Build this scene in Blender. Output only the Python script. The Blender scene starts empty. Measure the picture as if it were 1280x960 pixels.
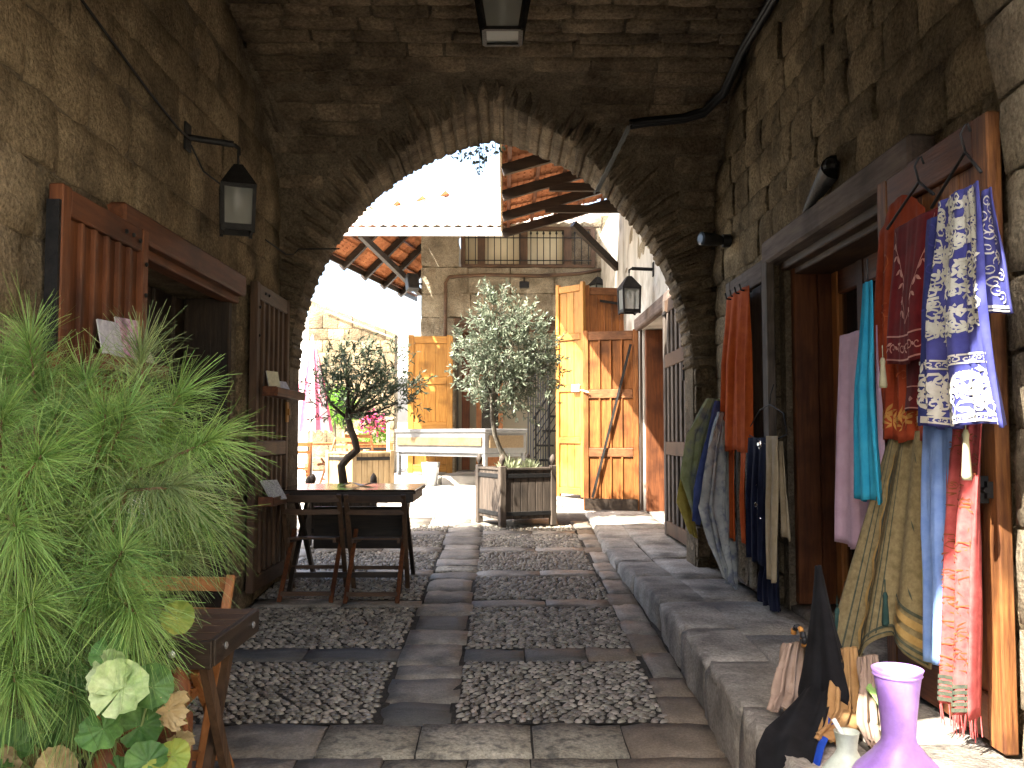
import bpy, bmesh, math, random
import numpy as np
from mathutils import Vector, Matrix, Euler
R = math.radians
rnd = random.Random(7)
scene = bpy.context.scene
col = scene.collection

# ------------------------------------------------------------------ camera, sky, sun, exposure
cam_d = bpy.data.cameras.new('camera'); cam = bpy.data.objects.new('camera', cam_d); col.objects.link(cam)
cam_d.sensor_width = 36.0; cam_d.lens = 32.34; cam_d.clip_start = 0.05; cam_d.clip_end = 500
cam.location = (0, 0, 1.55); cam.rotation_euler = (R(90 + 3.235), 0, R(-0.5)); scene.camera = cam
SUN = Vector((1.0, 0.85, -1.6)).normalized()          # direction the light travels
elev = math.asin(-SUN.z); azim = math.atan2(-SUN.x, -SUN.y)
world = bpy.data.worlds.new('World'); scene.world = world; world.use_nodes = True
wn = world.node_tree.nodes; wl = world.node_tree.links
sky = wn.new('ShaderNodeTexSky'); sky.sky_type = 'NISHITA'; sky.sun_disc = False
sky.sun_elevation = elev; sky.sun_rotation = azim % (2 * math.pi); sky.dust_density = 5.0; sky.air_density = 1.0
wl.new(sky.outputs[0], wn['Background'].inputs[0]); wn['Background'].inputs[1].default_value = 0.15
sun_d = bpy.data.lights.new('sun', 'SUN'); sun_d.energy = 5.0; sun_d.angle = R(0.5); sun_d.color = (1.0, 0.94, 0.84)
sun = bpy.data.objects.new('sun', sun_d); col.objects.link(sun); sun.location = (-6, -5, 12)
sun.rotation_euler = SUN.to_track_quat('-Z', 'Y').to_euler()
scene.view_settings.view_transform = 'Standard'; scene.view_settings.look = 'None'
scene.view_settings.exposure = 2.6; scene.view_settings.gamma = 1.0
scene.render.engine = 'CYCLES'
scene.cycles.use_denoising = True
scene.cycles.max_bounces = 10; scene.cycles.diffuse_bounces = 6; scene.cycles.transparent_max_bounces = 12
scene.cycles.sample_clamp_indirect = 8.0

# ------------------------------------------------------------------ helpers
WM = {}
def thing(name, label, cat, loc=(0, 0, 0), rz=0.0, group=None, kind=None):
    o = bpy.data.objects.new(name, None); col.objects.link(o); o.empty_display_size = 0.1
    o.location = loc; o.rotation_euler = (0, 0, rz)
    o['label'] = label
    if cat: o['category'] = cat
    if group: o['group'] = group
    if kind: o['kind'] = kind
    WM[o.name] = Matrix.Translation(loc) @ Matrix.Rotation(rz, 4, 'Z')
    return o
def tag(o, label, cat, group=None, kind=None):
    o['label'] = label
    if cat: o['category'] = cat
    if group: o['group'] = group
    if kind: o['kind'] = kind
    return o
def attach(o, parent, local):
    if parent is None:
        WM[o.name] = Matrix.Identity(4); return
    o.parent = parent
    if local: WM[o.name] = WM[parent.name].copy()
    else:
        o.matrix_parent_inverse = WM[parent.name].inverted(); WM[o.name] = Matrix.Identity(4)
def ground_z(y): return 0.054 * y if y < 14.6 else 0.7884
def lerp(a, b, t): return a + (b - a) * t

class MB:
    def __init__(s): s.v = []; s.f = []; s.uv = {}
    def add(s, vs, fs):
        n = len(s.v); s.v += [tuple(p) for p in vs]; s.f += [tuple(n + i for i in f) for f in fs]; return s
    def box(s, c, d, m=None, bev=0.0):
        x, y, z = d[0] / 2, d[1] / 2, d[2] / 2
        if bev > 0:
            b = min(bev, x * .45, y * .45, z * .45)
            vs = []; idx = {}
            for sx in (-1, 1):
                for sy in (-1, 1):
                    for sz in (-1, 1):
                        for a in range(3):
                            q = [sx * x, sy * y, sz * z]
                            for k in range(3):
                                if k != a: q[k] -= (sx, sy, sz)[k] * b
                            idx[(sx, sy, sz, a)] = len(vs); vs.append(q)
            fs = []
            def face(a, sg):
                o = [k for k in range(3) if k != a]; r = []
                for (p, q) in ((-1, -1), (1, -1), (1, 1), (-1, 1)):
                    t = [0, 0, 0]; t[a] = sg; t[o[0]] = p; t[o[1]] = q; r.append(idx[(*t, a)])
                flip = (sg > 0) == (a == 1)
                return tuple(reversed(r)) if flip else tuple(r)
            for a in range(3):
                for sg in (-1, 1): fs.append(face(a, sg))
            for a in range(3):
                o = [k for k in range(3) if k != a]
                for p in (-1, 1):
                    for q in (-1, 1):
                        t0 = [0, 0, 0]; t1 = [0, 0, 0]; t0[o[0]] = t1[o[0]] = p; t0[o[1]] = t1[o[1]] = q; t0[a] = -1; t1[a] = 1
                        fs.append((idx[(*t0, o[0])], idx[(*t1, o[0])], idx[(*t1, o[1])], idx[(*t0, o[1])]))
            for sx in (-1, 1):
                for sy in (-1, 1):
                    for sz in (-1, 1): fs.append((idx[(sx, sy, sz, 0)], idx[(sx, sy, sz, 1)], idx[(sx, sy, sz, 2)]))
        else:
            vs = [(a * x, b * y, e * z) for a in (-1, 1) for b in (-1, 1) for e in (-1, 1)]
            fs = [(0, 1, 3, 2), (4, 6, 7, 5), (0, 4, 5, 1), (2, 3, 7, 6), (0, 2, 6, 4), (1, 5, 7, 3)]
        c = Vector(c)
        if m is not None: vs = [m @ Vector(p) + c for p in vs]
        else: vs = [Vector(p) + c for p in vs]
        return s.add(vs, fs)
    def bar(s, a, b, w, h, bev=0.0, up=(0, 0, 1)):
        a = Vector(a); b = Vector(b); d = b - a; L = d.length; d.normalize()
        u = Vector(up)
        if abs(d.dot(u)) > .98: u = Vector((0, 1, 0))
        x = d.cross(u).normalized(); z = x.cross(d).normalized()
        m = Matrix((x, d, z)).transposed()
        return s.box((a + b) / 2, (w, L, h), m, bev)
    def tube(s, pts, rad, n=8, cap=True):
        pts = [Vector(p) for p in pts]; k = len(pts)
        rr = rad if isinstance(rad, (list, tuple)) else [rad] * k
        vs = []; fs = []; prev = None
        for i, p in enumerate(pts):
            t = (pts[min(i + 1, k - 1)] - pts[max(i - 1, 0)])
            if t.length < 1e-9: t = Vector((0, 0, 1))
            t.normalize()
            if prev is None:
                a = t.cross(Vector((0, 0, 1)))
                if a.length < .1: a = t.cross(Vector((0, 1, 0)))
            else: a = prev - t * prev.dot(t)
            a.normalize(); prev = a; b = t.cross(a)
            for j in range(n):
                an = 2 * math.pi * j / n; vs.append(p + (a * math.cos(an) + b * math.sin(an)) * rr[i])
        for i in range(k - 1):
            for j in range(n):
                fs.append((i * n + j, i * n + (j + 1) % n, (i + 1) * n + (j + 1) % n, (i + 1) * n + j))
        if cap: fs.append(tuple(reversed(range(n)))); fs.append(tuple((k - 1) * n + j for j in range(n)))
        return s.add(vs, fs)
    def lathe(s, c, prof, n=24, closed_top=False, closed_bot=True):
        c = Vector(c); vs = []; fs = []
        for (r, z) in prof:
            for j in range(n):
                an = 2 * math.pi * j / n; vs.append(c + Vector((r * math.cos(an), r * math.sin(an), z)))
        k = len(prof)
        for i in range(k - 1):
            for j in range(n): fs.append((i * n + j, i * n + (j + 1) % n, (i + 1) * n + (j + 1) % n, (i + 1) * n + j))
        if closed_bot: fs.append(tuple(reversed(range(n))))
        if closed_top: fs.append(tuple((k - 1) * n + j for j in range(n)))
        return s.add(vs, fs)
    def prism(s, poly, z0, z1):            # poly: [(x, y)] counter-clockwise
        n = len(poly); vs = [(x, y, z0) for x, y in poly] + [(x, y, z1) for x, y in poly]
        fs = [tuple(reversed(range(n))), tuple(range(n, 2 * n))] + [(i, (i + 1) % n, n + (i + 1) % n, n + i) for i in range(n)]
        return s.add(vs, fs)
    def grid(s, fn, nu, nv, uv=None):
        n = len(s.v); vs = []; fs = []
        for j in range(nv + 1):
            for i in range(nu + 1):
                vs.append(fn(i / nu, j / nv))
                if uv: s.uv[n + len(vs) - 1] = uv(i / nu, j / nv)
        for j in range(nv):
            for i in range(nu):
                a = j * (nu + 1) + i; fs.append((a, a + 1, a + nu + 2, a + nu + 1))
        return s.add(vs, fs)
    def mesh(s, name, m, smooth=False):
        me = bpy.data.meshes.new(name); me.from_pydata([tuple(p) for p in s.v], [], s.f)
        if s.uv:
            ul = me.uv_layers.new(name='UVMap')
            for l in me.loops: ul.data[l.index].uv = s.uv.get(l.vertex_index, (0, 0))
        if m is not None: me.materials.append(m)
        if smooth: me.shade_smooth()
        me.update(); return me
    def build(s, name, m, parent=None, local=False, smooth=False, kind=None, solid=0.0, sub=0):
        o = bpy.data.objects.new(name, s.mesh(name, m, smooth)); col.objects.link(o)
        attach(o, parent, local)
        if kind: o['kind'] = kind
        if solid:
            md = o.modifiers.new('thickness', 'SOLIDIFY'); md.thickness = solid; md.offset = 0
        if sub:
            md = o.modifiers.new('smooth', 'SUBSURF'); md.levels = sub; md.render_levels = sub
        return o
def place(name, me, mtx, parent, local=False):
    o = bpy.data.objects.new(name, me); col.objects.link(o); attach(o, parent, local)
    o.matrix_basis = mtx; return o
def copy_tree(o, parent=None):
    c = o.copy(); col.objects.link(c)
    if parent is not None: c.parent = parent
    for ch in list(o.children): copy_tree(ch, c)
    return c
def dup(root, label, loc, rz=None):
    c = copy_tree(root); c.location = loc; c['label'] = label
    if rz is not None: c.rotation_euler = (0, 0, rz)
    return c
def np_mesh(name, V, F, m, smooth=False, parent=None, local=False, kind=None):
    """V (n,3) float, F (k,3|4) int"""
    me = bpy.data.meshes.new(name); n = F.shape[1]
    me.vertices.add(len(V)); me.vertices.foreach_set('co', np.asarray(V, dtype=np.float32).ravel())
    me.loops.add(F.size); me.loops.foreach_set('vertex_index', np.asarray(F, dtype=np.int32).ravel())
    me.polygons.add(len(F)); me.polygons.foreach_set('loop_start', np.arange(0, F.size, n, dtype=np.int32))
    me.update(calc_edges=True); me.materials.append(m)
    if smooth: me.shade_smooth()
    o = bpy.data.objects.new(name, me); col.objects.link(o); attach(o, parent, local)
    if kind: o['kind'] = kind
    return o

# ------------------------------------------------------------------ materials
def mat(name, c1, c2, scale=6.0, rough=.85, bump=.3, bscale=30.0, stretch=(1, 1, 1), var=.18, island=False, spec=.3,
        metal=0.0, dirt=None, dirt_scale=2.0, uv=False, crack=0.0, trans=0.0, sheen=0.0, bdist=.02, hue=.0, speck=0.0, speck_scale=90.0):
    m = bpy.data.materials.new(name); m.use_nodes = True
    nt = m.node_tree; N = nt.nodes; L = nt.links; bs = N['Principled BSDF']
    if uv:
        tc = N.new('ShaderNodeTexCoord'); co = tc.outputs['UV']
    else:
        tc = N.new('ShaderNodeNewGeometry'); co = tc.outputs['Position']
    mp = N.new('ShaderNodeMapping'); mp.inputs['Scale'].default_value = stretch; L.new(co, mp.inputs['Vector'])
    n1 = N.new('ShaderNodeTexNoise'); n1.inputs['Scale'].default_value = scale; n1.inputs['Detail'].default_value = 6; n1.inputs['Roughness'].default_value = .62
    L.new(mp.outputs[0], n1.inputs['Vector'])
    rp = N.new('ShaderNodeValToRGB'); rp.color_ramp.elements[0].position = .32; rp.color_ramp.elements[1].position = .68
    rp.color_ramp.elements[0].color = (*c1, 1); rp.color_ramp.elements[1].color = (*c2, 1); L.new(n1.outputs['Fac'], rp.inputs['Fac'])
    out = rp.outputs[0]
    if dirt:
        n3 = N.new('ShaderNodeTexNoise'); n3.inputs['Scale'].default_value = dirt_scale; n3.inputs['Detail'].default_value = 5
        L.new(co, n3.inputs['Vector'])
        r3 = N.new('ShaderNodeValToRGB'); r3.color_ramp.elements[0].position = .5; r3.color_ramp.elements[1].position = .68
        r3.color_ramp.elements[0].color = (0, 0, 0, 1); r3.color_ramp.elements[1].color = (.75, .75, .75, 1); L.new(n3.outputs['Fac'], r3.inputs['Fac'])
        mx = N.new('ShaderNodeMix'); mx.data_type = 'RGBA'; L.new(r3.outputs[0], mx.inputs[0]); L.new(out, mx.inputs[6]); mx.inputs[7].default_value = (*dirt, 1)
        out = mx.outputs[2]
    if speck > 0:
        n5 = N.new('ShaderNodeTexNoise'); n5.inputs['Scale'].default_value = speck_scale; n5.inputs['Detail'].default_value = 4; n5.inputs['Roughness'].default_value = .7
        L.new(co, n5.inputs['Vector'])
        r5 = N.new('ShaderNodeMapRange'); r5.inputs[1].default_value = .34; r5.inputs[2].default_value = .66; r5.inputs[3].default_value = 1 - speck; r5.inputs[4].default_value = 1 + speck * .7; L.new(n5.outputs['Fac'], r5.inputs[0])
        h5 = N.new('ShaderNodeHueSaturation'); L.new(r5.outputs[0], h5.inputs['Value']); L.new(out, h5.inputs['Color']); out = h5.outputs[0]
    if var > 0:
        if island:
            g = N.new('ShaderNodeNewGeometry'); ro = g.outputs['Random Per Island']
        else:
            g = N.new('ShaderNodeObjectInfo'); ro = g.outputs['Random']
        mr = N.new('ShaderNodeMapRange'); mr.inputs[3].default_value = 1 - var; mr.inputs[4].default_value = 1 + var; L.new(ro, mr.inputs[0])
        hs = N.new('ShaderNodeHueSaturation'); L.new(mr.outputs[0], hs.inputs['Value']); L.new(out, hs.inputs['Color'])
        if hue:
            m2 = N.new('ShaderNodeMath'); m2.operation = 'MULTIPLY'; m2.inputs[1].default_value = 7.31; L.new(ro, m2.inputs[0])
            m3 = N.new('ShaderNodeMath'); m3.operation = 'FRACT'; L.new(m2.outputs[0], m3.inputs[0])
            m4 = N.new('ShaderNodeMapRange'); m4.inputs[3].default_value = .5 - hue; m4.inputs[4].default_value = .5 + hue; L.new(m3.outputs[0], m4.inputs[0])
            L.new(m4.outputs[0], hs.inputs['Hue'])
        out = hs.outputs[0]
    L.new(out, bs.inputs['Base Color'])
    bs.inputs['Roughness'].default_value = rough; bs.inputs['Metallic'].default_value = metal
    bs.inputs['Specular IOR Level'].default_value = spec
    if sheen: bs.inputs['Sheen Weight'].default_value = sheen
    if bump > 0:
        n2 = N.new('ShaderNodeTexNoise'); n2.inputs['Scale'].default_value = bscale; n2.inputs['Detail'].default_value = 8; n2.inputs['Roughness'].default_value = .65
        L.new(mp.outputs[0], n2.inputs['Vector']); h = n2.outputs['Fac']
        if crack:
            vo = N.new('ShaderNodeTexVoronoi'); vo.feature = 'DISTANCE_TO_EDGE'; vo.inputs['Scale'].default_value = crack
            nw = N.new('ShaderNodeMix'); nw.data_type = 'RGBA'; nw.inputs[0].default_value = .12
            L.new(mp.outputs[0], nw.inputs[6]); L.new(n2.outputs['Color'], nw.inputs[7]); L.new(nw.outputs[2], vo.inputs['Vector'])
            cr = N.new('ShaderNodeMapRange'); cr.inputs[1].default_value = 0; cr.inputs[2].default_value = .08; L.new(vo.outputs['Distance'], cr.inputs[0])
            ad = N.new('ShaderNodeMath'); ad.operation = 'MULTIPLY_ADD'; L.new(cr.outputs[0], ad.inputs[0]); ad.inputs[1].default_value = .5; L.new(h, ad.inputs[2]); h = ad.outputs[0]
        bp = N.new('ShaderNodeBump'); bp.inputs['Strength'].default_value = bump; bp.inputs['Distance'].default_value = bdist
        L.new(h, bp.inputs['Height']); L.new(bp.outputs[0], bs.inputs['Normal'])
    if trans > 0:
        tl = N.new('ShaderNodeBsdfTranslucent'); L.new(out, tl.inputs[0]); ms = N.new('ShaderNodeMixShader'); ms.inputs[0].default_value = trans
        L.new(bs.outputs[0], ms.inputs[1]); L.new(tl.outputs[0], ms.inputs[2]); L.new(ms.outputs[0], N['Material Output'].inputs[0])
    return m
def glass(name, tint, rough=.08, clear=.6):
    m = bpy.data.materials.new(name); m.use_nodes = True; N = m.node_tree.nodes; L = m.node_tree.links
    bs = N['Principled BSDF']; bs.inputs['Base Color'].default_value = (*tint, 1); bs.inputs['Roughness'].default_value = rough
    tr = N.new('ShaderNodeBsdfTransparent'); ms = N.new('ShaderNodeMixShader'); ms.inputs[0].default_value = clear
    L.new(bs.outputs[0], ms.inputs[1]); L.new(tr.outputs[0], ms.inputs[2]); L.new(ms.outputs[0], N['Material Output'].inputs[0])
    return m
V_ = (9, 9, .7); H_ = (9, .7, 9); X_ = (.7, 9, 9)     # wood grain running up / along the passage / across it
MT = {}
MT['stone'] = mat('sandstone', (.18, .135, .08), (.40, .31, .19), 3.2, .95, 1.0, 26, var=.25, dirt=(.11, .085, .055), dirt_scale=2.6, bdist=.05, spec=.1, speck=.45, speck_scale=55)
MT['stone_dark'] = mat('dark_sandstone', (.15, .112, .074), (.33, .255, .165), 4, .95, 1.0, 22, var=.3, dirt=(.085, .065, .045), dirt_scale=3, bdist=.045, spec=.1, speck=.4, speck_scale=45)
MT['stone_pale'] = mat('pale_sandstone', (.25, .205, .14), (.46, .40, .29), 3.5, .95, 1.0, 22, var=.15, dirt=(.14, .11, .075), dirt_scale=2.2, bdist=.05, spec=.1, speck=.35, speck_scale=60)
MT['mortar'] = mat('mortar', (.12, .095, .064), (.27, .215, .145), 5, .97, 1.0, 35, var=0, bdist=.04, spec=.1, speck=.4, speck_scale=60)
MT['plaster'] = mat('old_plaster', (.42, .40, .35), (.66, .63, .56), 3, .95, .8, 18, (1, 1, .35), var=0, dirt=(.25, .22, .17), dirt_scale=2.5, spec=.1)
MT['white_plaster'] = mat('white_plaster', (.7, .68, .64), (.8, .79, .76), 2, .9, .2, 20, var=0)
MT['cream_wall'] = mat('cream_wall', (.60, .53, .36), (.68, .61, .43), 2, .85, .1, 20, var=0)
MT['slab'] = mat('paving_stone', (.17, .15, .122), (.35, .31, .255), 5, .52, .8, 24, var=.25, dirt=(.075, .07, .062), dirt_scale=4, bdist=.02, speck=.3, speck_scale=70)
MT['slab_pale'] = mat('pitted_limestone', (.30, .265, .195), (.48, .43, .33), 5, .65, .9, 40, var=.15, dirt=(.09, .085, .075), dirt_scale=22, bdist=.02, speck=.4, speck_scale=60)
MT['slate'] = mat('slate', (.085, .080, .070), (.155, .147, .130), 5, .6, .6, 20, (1, 3, 1), var=.2, bdist=.015, speck=.25)
MT['slab_rust'] = mat('rusty_sandstone', (.16, .125, .09), (.27, .215, .155), 5, .7, .7, 20, var=.15, speck=.3, bdist=.02)
MT['kerb'] = mat('kerb_stone', (.27, .243, .205), (.50, .455, .39), 3.5, .8, .9, 18, var=.14, dirt=(.11, .10, .09), dirt_scale=3, bdist=.035, speck=.35, speck_scale=60)
MT['cobble'] = mat('river_pebble', (.13, .114, .09), (.33, .292, .23), 9, .28, .2, 50, var=.5, hue=.02, bdist=.006, spec=.45)
MT['cobble_all'] = mat('river_pebbles', (.13, .114, .09), (.33, .292, .23), 9, .28, .2, 50, var=.5, island=True, hue=.02, bdist=.006, spec=.45)
MT['earth'] = mat('dark_mortar_bed', (.035, .030, .024), (.075, .065, .053), 20, .95, .8, 60, var=0)
MT['bed'] = mat('pebble_bed', (.03, .026, .021), (.07, .062, .05), 30, .95, .8, 70, var=0, speck=.3)
MT['ground'] = mat('pale_ground', (.30, .28, .24), (.42, .40, .35), 2, .95, .5, 14, var=0)
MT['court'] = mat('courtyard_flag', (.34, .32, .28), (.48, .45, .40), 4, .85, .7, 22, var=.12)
def wood(name, c1, c2, st, rough=.6, var=.14, bump=.35): return mat(name, c1, c2, 5, rough, bump, 9, st, var=var, bdist=.006, spec=.35, dirt=tuple(x * .45 for x in c1), dirt_scale=3)
MT['red_v'] = wood('red_brown_wood', (.085, .026, .009), (.185, .064, .021), V_)
MT['red_h'] = wood('red_brown_wood_rail', (.08, .025, .009), (.175, .060, .021), H_)
MT['red_x'] = wood('red_brown_wood_cross', (.085, .026, .009), (.185, .06, .021), X_)
MT['brown_v'] = wood('brown_wood', (.055, .03, .017), (.12, .068, .036), V_)
MT['brown_h'] = wood('brown_wood_rail', (.055, .03, .017), (.12, .068, .036), H_)
MT['brown_x'] = wood('brown_wood_cross', (.055, .03, .017), (.12, .068, .036), X_)
MT['grey_v'] = wood('weathered_wood', (.07, .055, .043), (.16, .13, .105), V_, .8)
MT['grey_h'] = wood('weathered_wood_beam', (.085, .06, .048), (.20, .15, .12), H_, .8)
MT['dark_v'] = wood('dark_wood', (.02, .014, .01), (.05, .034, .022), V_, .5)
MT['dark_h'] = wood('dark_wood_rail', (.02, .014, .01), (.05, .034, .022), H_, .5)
MT['dark_x'] = wood('dark_wood_cross', (.02, .014, .01), (.05, .034, .022), X_, .45)
MT['gold_v'] = wood('golden_pine', (.34, .145, .024), (.52, .26, .055), V_, .45)
MT['gold_x'] = wood('golden_pine_rail', (.33, .14, .024), (.50, .25, .055), X_, .45)
MT['amber_v'] = wood('amber_wood', (.15, .05, .012), (.36, .135, .032), V_, .5)
MT['amber_x'] = wood('amber_wood_rail', (.13, .05, .018), (.28, .12, .045), X_, .55)
MT['worn_v'] = wood('worn_orange_wood', (.09, .028, .010), (.36, .15, .045), V_, .6, .1, .7)
MT['pale_v'] = wood('pale_wood', (.29, .20, .10), (.42, .31, .17), V_, .6)
MT['orange_v'] = wood('orange_wood', (.34, .13, .04), (.5, .22, .08), V_, .5)
MT['orange_x'] = wood('orange_wood_rail', (.34, .13, .04), (.5, .22, .08), X_, .5)
MT['iron'] = mat('black_iron', (.012, .012, .012), (.03, .028, .026), 20, .55, .3, 60, var=0, metal=.5, spec=.4)
MT['steel'] = mat('galvanised_steel', (.45, .46, .47), (.62, .63, .64), 6, .35, .1, 20, var=0, metal=.85)
MT['alu'] = mat('grey_painted_metal', (.13, .132, .132), (.19, .192, .19), 5, .45, .1, 20, var=0, metal=.2, speck=.15)
MT['cable'] = mat('black_rubber', (.01, .01, .01), (.02, .02, .02), 10, .5, 0, var=0)
MT['wire'] = mat('grey_wire', (.22, .23, .22), (.34, .35, .33), 10, .5, 0, var=0)
MT['white'] = mat('white_plastic', (.75, .75, .73), (.8, .8, .78), 5, .45, 0, var=0)
MT['black'] = mat('black_plastic', (.015, .015, .017), (.03, .03, .032), 8, .4, .1, 30, var=0)
MT['tile'] = mat('terracotta_tile', (.34, .12, .05), (.56, .235, .105), 6, .85, .4, 30, var=.22)
MT['tile_pale'] = mat('overexposed_roof_tile', (.55, .44, .36), (.74, .66, .58), 6, .85, .4, 30, var=.15)  # front roof tiles, sunlit overexposure put into their colour
MT['planter'] = wood('dark_planter_wood', (.05, .038, .028), (.115, .088, .066), V_, .75)
MT['glass_dark'] = glass('window_glass', (.02, .022, .024), .04, .35)
MT['frosted'] = glass('lantern_glass', (.25, .26, .23), .3, .45)
MT['table_glass'] = mat('glossy_table_top', (.018, .014, .013), (.035, .026, .022), 6, .12, .04, 20, X_, var=0, spec=.6)
MT['paper'] = mat('paper', (.62, .6, .56), (.72, .7, .66), 30, .8, 0, var=.1)
MT['soil'] = mat('soil', (.04, .028, .018), (.09, .065, .045), 30, .98, 1, 60, var=0)
MT['bark'] = mat('olive_bark', (.10, .085, .065), (.24, .21, .16), 14, .95, 1, 40, (1, 1, .3), var=0)
MT['bark_dark'] = mat('shaded_olive_bark', (.045, .035, .026), (.12, .095, .07), 14, .95, 1, 40, (1, 1, .3), var=0)  # left olive's bark, darkened to carry the vault's shade

# ------------------------------------------------------------------ loose stones shared by the masonry
def stone_mesh(seed, m, nx=5, ny=3, jit=.05, name='stone'):
    r = random.Random(seed); b = MB(); vs = []; fs = []
    for j in range(ny + 1):
        for i in range(nx + 1):
            x = i / nx - .5; y = j / ny - .5; ex = i in (0, nx); ey = j in (0, ny)
            z = .5 + r.uniform(-.10, .14)
            if ex or ey: z = .5 - r.uniform(.02, .1)
            if ex and ey: x *= .985; y *= .97; z = .5 - r.uniform(.06, .14)
            x += r.uniform(-jit, jit) * (.15 if ex else .6) * .8; y += r.uniform(-jit, jit) * (.6 if ey else 1)
            vs.append((x, y, z))
    for j in range(ny):
        for i in range(nx):
            a = j * (nx + 1) + i; fs.append((a, a + 1, a + nx + 2, a + nx + 1))
    ring = [i for i in range(nx + 1)] + [j * (nx + 1) + nx for j in range(1, ny + 1)] + [ny * (nx + 1) + i for i in range(nx - 1, -1, -1)] + [j * (nx + 1) for j in range(ny - 1, 0, -1)]
    n0 = len(vs)
    for k in ring: vs.append((vs[k][0] * .97, vs[k][1] * .97, -.5))
    n = len(ring)
    for k in range(n): fs.append((ring[(k + 1) % n], ring[k], n0 + k, n0 + (k + 1) % n))
    b.add(vs, fs); return b.mesh(name, m, True)
STN = {k: [stone_mesh(s * 13 + 5, MT[k]) for s in range(9)] for k in ('stone', 'stone_dark', 'stone_pale', 'slab_pale')}
def frame(P, U, V, N, su, sv, sn, rot=0.0):
    U = Vector(U); V = Vector(V); N = Vector(N)
    if rot:
        U, V = U * math.cos(rot) + V * math.sin(rot), V * math.cos(rot) - U * math.sin(rot)
    m = Matrix(((U.x * su, V.x * sv, N.x * sn, P[0]), (U.y * su, V.y * sv, N.y * sn, P[1]), (U.z * su, V.z * sv, N.z * sn, P[2]), (0, 0, 0, 1)))
    return m
def lay(parent, mp, u0, u1, v0, v1, key, course, length, depth=.1, rects=(), skip=None, gap=.012, name='stone', seed=1, proud=(.0, .012)):
    r = random.Random(seed); n = 0
    br = sorted({v0, v1, *[x for q in rects for x in (q[2], q[3]) if v0 < x < v1]})
    for a, b in zip(br, br[1:]):
        k = max(1, round((b - a) / ((course[0] + course[1]) / 2)))
        ws = [r.uniform(*course) for _ in range(k)]; t = sum(ws); ws = [w * (b - a) / t for w in ws]; v = a
        for h in ws:
            vm = v + h / 2; free = [(u0, u1)]
            for q in rects:
                if q[2] < vm < q[3]:
                    free = [z for (x, y) in free for z in ((x, min(y, q[0])), (max(x, q[1]), y)) if z[1] - z[0] > .02]
            for (x, y) in free:
                u = x
                while u < y - .01:
                    l = min(r.uniform(*length), y - u)
                    if y - (u + l) < length[0] * .6: l = y - u
                    if l > length[1] * 1.3: l = l / 2
                    um = u + l / 2
                    if not (skip and skip(um, vm, l, h)):
                        P, U, V, N = mp(um, vm)
                        pr = r.uniform(*proud)
                        P = Vector(P) + Vector(N) * (pr - depth / 2)
                        place(name, r.choice(STN[key]), frame(P, U, V, N, l - gap, h - gap, depth, r.uniform(-.02, .02)), parent); n += 1
                    u += l
            v += h
    return n

# ------------------------------------------------------------------ far and near arches, vault profile
AX0, ASP, AA, AC, AR = -.10, 2.1, 1.63, .387, 2.017
def arch_pt(a):                       # a 0..1, left foot over the crown to the right foot; straight jambs below the springing
    top = math.asin(math.sqrt(AR * AR - AC * AC) / AR); s = ASP / 6.0
    if a < .2: return (AX0 - AA, ASP * a / .2)
    if a > .8: return (AX0 + AA, ASP * (1 - a) / .2)
    t = (a - .2) / .6
    if t <= .5:
        an = top * t * 2; return (AX0 + AC - AR * math.cos(an), ASP + AR * math.sin(an))
    an = top * (1 - t) * 2; return (AX0 - AC + AR * math.cos(an), ASP + AR * math.sin(an))
def arch_out(x, z):                   # distance outside the arch curve
    if z < ASP: return abs(x - AX0) - AA
    return math.hypot(abs(x - AX0) + AC, z - ASP) - AR
PROF = [(7.45, -.2), (7.45, 2.9), (7.41, 3.3), (7.31, 3.62), (7.10, 3.90), (6.78, 4.12), (6.3, 4.30), (5.7, 4.43), (5.0, 4.52), (4.4, 4.5), (3.7, 4.4), (3.2, 4.2), (2.9, 3.85), (2.77, 3.4), (2.75, 3.0), (2.75, -.2)]
PS = [0.0]
for p, q in zip(PROF, PROF[1:]): PS.append(PS[-1] + math.hypot(q[0] - p[0], q[1] - p[1]))
def prof(s):
    for i in range(len(PROF) - 1):
        if s <= PS[i + 1] or i == len(PROF) - 2:
            t = (s - PS[i]) / (PS[i + 1] - PS[i]); p = PROF[i]; q = PROF[i + 1]
            d = Vector((0, q[0] - p[0], q[1] - p[1])).normalized()
            return Vector((0, lerp(p[0], q[0], t), lerp(p[1], q[1], t))), d
def far_y(z):
    for p, q in zip(PROF, PROF[1:]):
        if q[1] >= z: return lerp(p[0], q[0], (z - p[1]) / (q[1] - p[1]))
    return 6.4
XL, XR = -1.82, 1.72
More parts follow.
